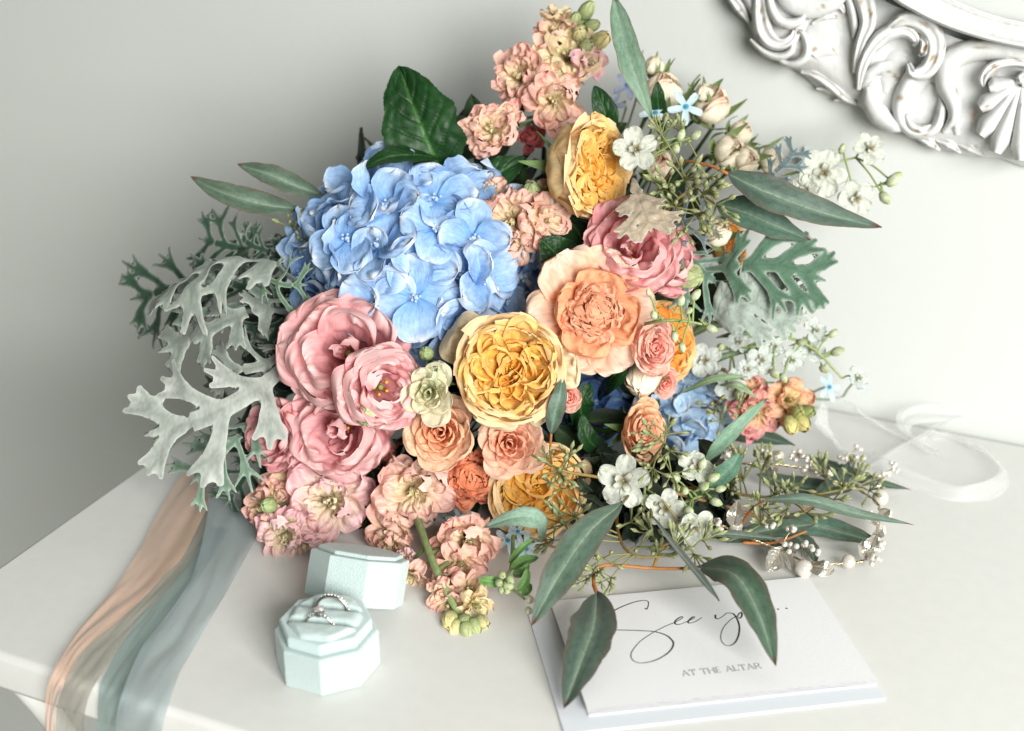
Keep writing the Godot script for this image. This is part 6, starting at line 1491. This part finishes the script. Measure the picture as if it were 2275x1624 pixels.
# ---------------------------------------------------------------- the hair vine of wire, pearls and metal leaves
func vine() -> void:
	rng.seed = 300
	var path := [[1612, 1022, 0.020], [1660, 1030, 0.022], [1730, 1032, 0.022], [1800, 1045, 0.020], [1850, 1068, 0.016], [1900, 1085, 0.014], [1950, 1120, 0.012], [1952, 1160, 0.008], [1935, 1205, 0.006], [1925, 1240, 0.006], [1880, 1250, 0.006], [1800, 1250, 0.006], [1740, 1225, 0.008], [1690, 1205, 0.012], [1640, 1185, 0.016], [1600, 1165, 0.02], [1570, 1150, 0.024]]
	var o := on(1800, 1150, 0.0)
	var t := thing("hair_vine", "bridal hair vine of twisted wire, pearls and silver leaves on the table", "hair vine", shifted(o))
	var pts := []
	for p in path: pts.append(on(p[0], p[1], p[2]) - o)
	var tw := [[], []]
	for k in 241:
		var u := k / 240.0
		var c := crv(pts, u); var T := (crv(pts, u + 0.003) - crv(pts, u - 0.003)).normalized()
		var X := T.cross(Vector3.UP).normalized(); var Y := X.cross(T)
		for h in 2: tw[h].append(c + (X * cos(k * 0.9 + PI * h) + Y * sin(k * 0.9 + PI * h)) * 0.00042)
	for h in 2: part(t, "twisted_wire", tube(tw[h], [0.00048, 0.00048], Color.WHITE, Color(-1, 0, 0), 5, 480), M.pale_gold)
	var pearl := func(dx: float, dy: float, h: float, r: float): part(t, "pearl", ball(r, 20), M.pearl, shifted(on(dx, dy, maxf(h, r)) - o))
	for p in [[1727, 1013, 0.026, 0.0042], [1955, 1106, 0.012, 0.0052], [1948, 1078, 0.018, 0.0026], [1633, 1178, 0.018, 0.0042], [1785, 1263, 0.006, 0.0054], [1884, 1247, 0.006, 0.0042], [1655, 1184, 0.016, 0.0022], [1930, 1236, 0.007, 0.0030], [1786, 1044, 0.02, 0.0026], [1640, 1168, 0.02, 0.0026]]: pearl.call(p[0], p[1], p[2], p[3])
	# sprigs of small pearls: [foot, tip, count, radius]
	for s in [[[1700, 1030, 0.022], [1698, 1008, 0.030], 9], [[1765, 1035, 0.022], [1768, 1012, 0.028], 8], [[1800, 1045, 0.02], [1790, 1025, 0.028], 6], [[1590, 1160, 0.022], [1588, 1165, 0.026], 14], [[1712, 1205, 0.012], [1712, 1172, 0.026], 3], [[1735, 1215, 0.010], [1755, 1180, 0.018], 6], [[1780, 1235, 0.008], [1782, 1212, 0.018], 4], [[1790, 1240, 0.008], [1808, 1222, 0.016], 4], [[1765, 1230, 0.008], [1752, 1215, 0.014], 4], [[1935, 1245, 0.006], [1942, 1250, 0.008], 8], [[1940, 1225, 0.006], [1950, 1210, 0.010], 6], [[1900, 1085, 0.014], [1985, 1040, 0.010], 7], [[1905, 1080, 0.014], [1965, 1060, 0.012], 5], [[1955, 1150, 0.008], [1965, 1135, 0.014], 5], [[1880, 1072, 0.012], [1888, 1018, 0.012], 5], [[1888, 1018, 0.012], [1905, 992, 0.018], 4], [[1888, 1018, 0.012], [1872, 1022, 0.014], 4], [[1888, 1018, 0.012], [1910, 1020, 0.014], 4], [[1612, 1022, 0.020], [1600, 1010, 0.026], 5]]:
		var a := on(s[0][0], s[0][1], s[0][2]) - o; var b := on(s[1][0], s[1][1], s[1][2]) - o
		part(t, "sprig_wire", tube([a, a.lerp(b, 0.5) + Vector3(0, 0.001, 0), b], [0.0004, 0.0004], Color.WHITE, Color(-1, 0, 0), 5, 8), M.pale_gold)
		for k in s[2]:
			var r := rf(0.0013, 0.0018)
			part(t, "seed_pearl", ball(r, 12), M.pearl, shifted(b + Vector3(rf(-1, 1), rf(-0.6, 1), rf(-1, 1)).normalized() * (0.0017 + 0.0012 * sqrt(float(s[2])) * rf(0.3, 0.8))))
	# metal leaves
	for l in [[[1628, 1170, 0.02], [1634, 1142, 0.030], [1640, 1112, 0.034], 40], [[1738, 1222, 0.010], [1722, 1242, 0.008], [1700, 1268, 0.004], 50], [[1740, 1224, 0.010], [1752, 1244, 0.008], [1760, 1268, 0.004], 26], [[1795, 1255, 0.006], [1825, 1262, 0.010], [1850, 1266, 0.008], 42], [[1640, 1022, 0.022], [1625, 1008, 0.030], [1632, 992, 0.034], 44], [[1720, 1034, 0.022], [1715, 1042, 0.022], [1700, 1046, 0.018], 30], [[1955, 1155, 0.010], [1965, 1140, 0.018], [1978, 1132, 0.022], 30], [[1950, 1165, 0.010], [1935, 1150, 0.016], [1915, 1142, 0.018], 32], [[1940, 1195, 0.008], [1955, 1180, 0.014], [1962, 1165, 0.018], 26], [[1928, 1240, 0.006], [1932, 1215, 0.014], [1945, 1190, 0.018], 34], [[1925, 1243, 0.006], [1915, 1225, 0.012], [1918, 1200, 0.016], 26], [[1820, 1052, 0.018], [1835, 1050, 0.022], [1850, 1058, 0.02], 22], [[1790, 1045, 0.02], [1810, 1050, 0.024], [1838, 1046, 0.022], 22]]:
		var q := []
		for k in 3: q.append(on(l[k][0], l[k][1], l[k][2]) - o)
		part(t, "metal_leaf", blade(q, {"w": l[3] * 0.5 * 0.76 / (FOCAL * PX), "up": (Vector3.UP * 0.5 + camdir(rf(-0.4, 0.4), rf(-0.2, 0.4))).normalized(), "ca": Color.WHITE, "cb": Color.WHITE, "cm": Color.WHITE, "ce": Color.WHITE, "bump": 0.06, "saw": 0.04, "fold": 0.3, "pk": 0.8, "nv": 34, "fat": 0.6, "wave": 0.15}), M.metal_leaf)
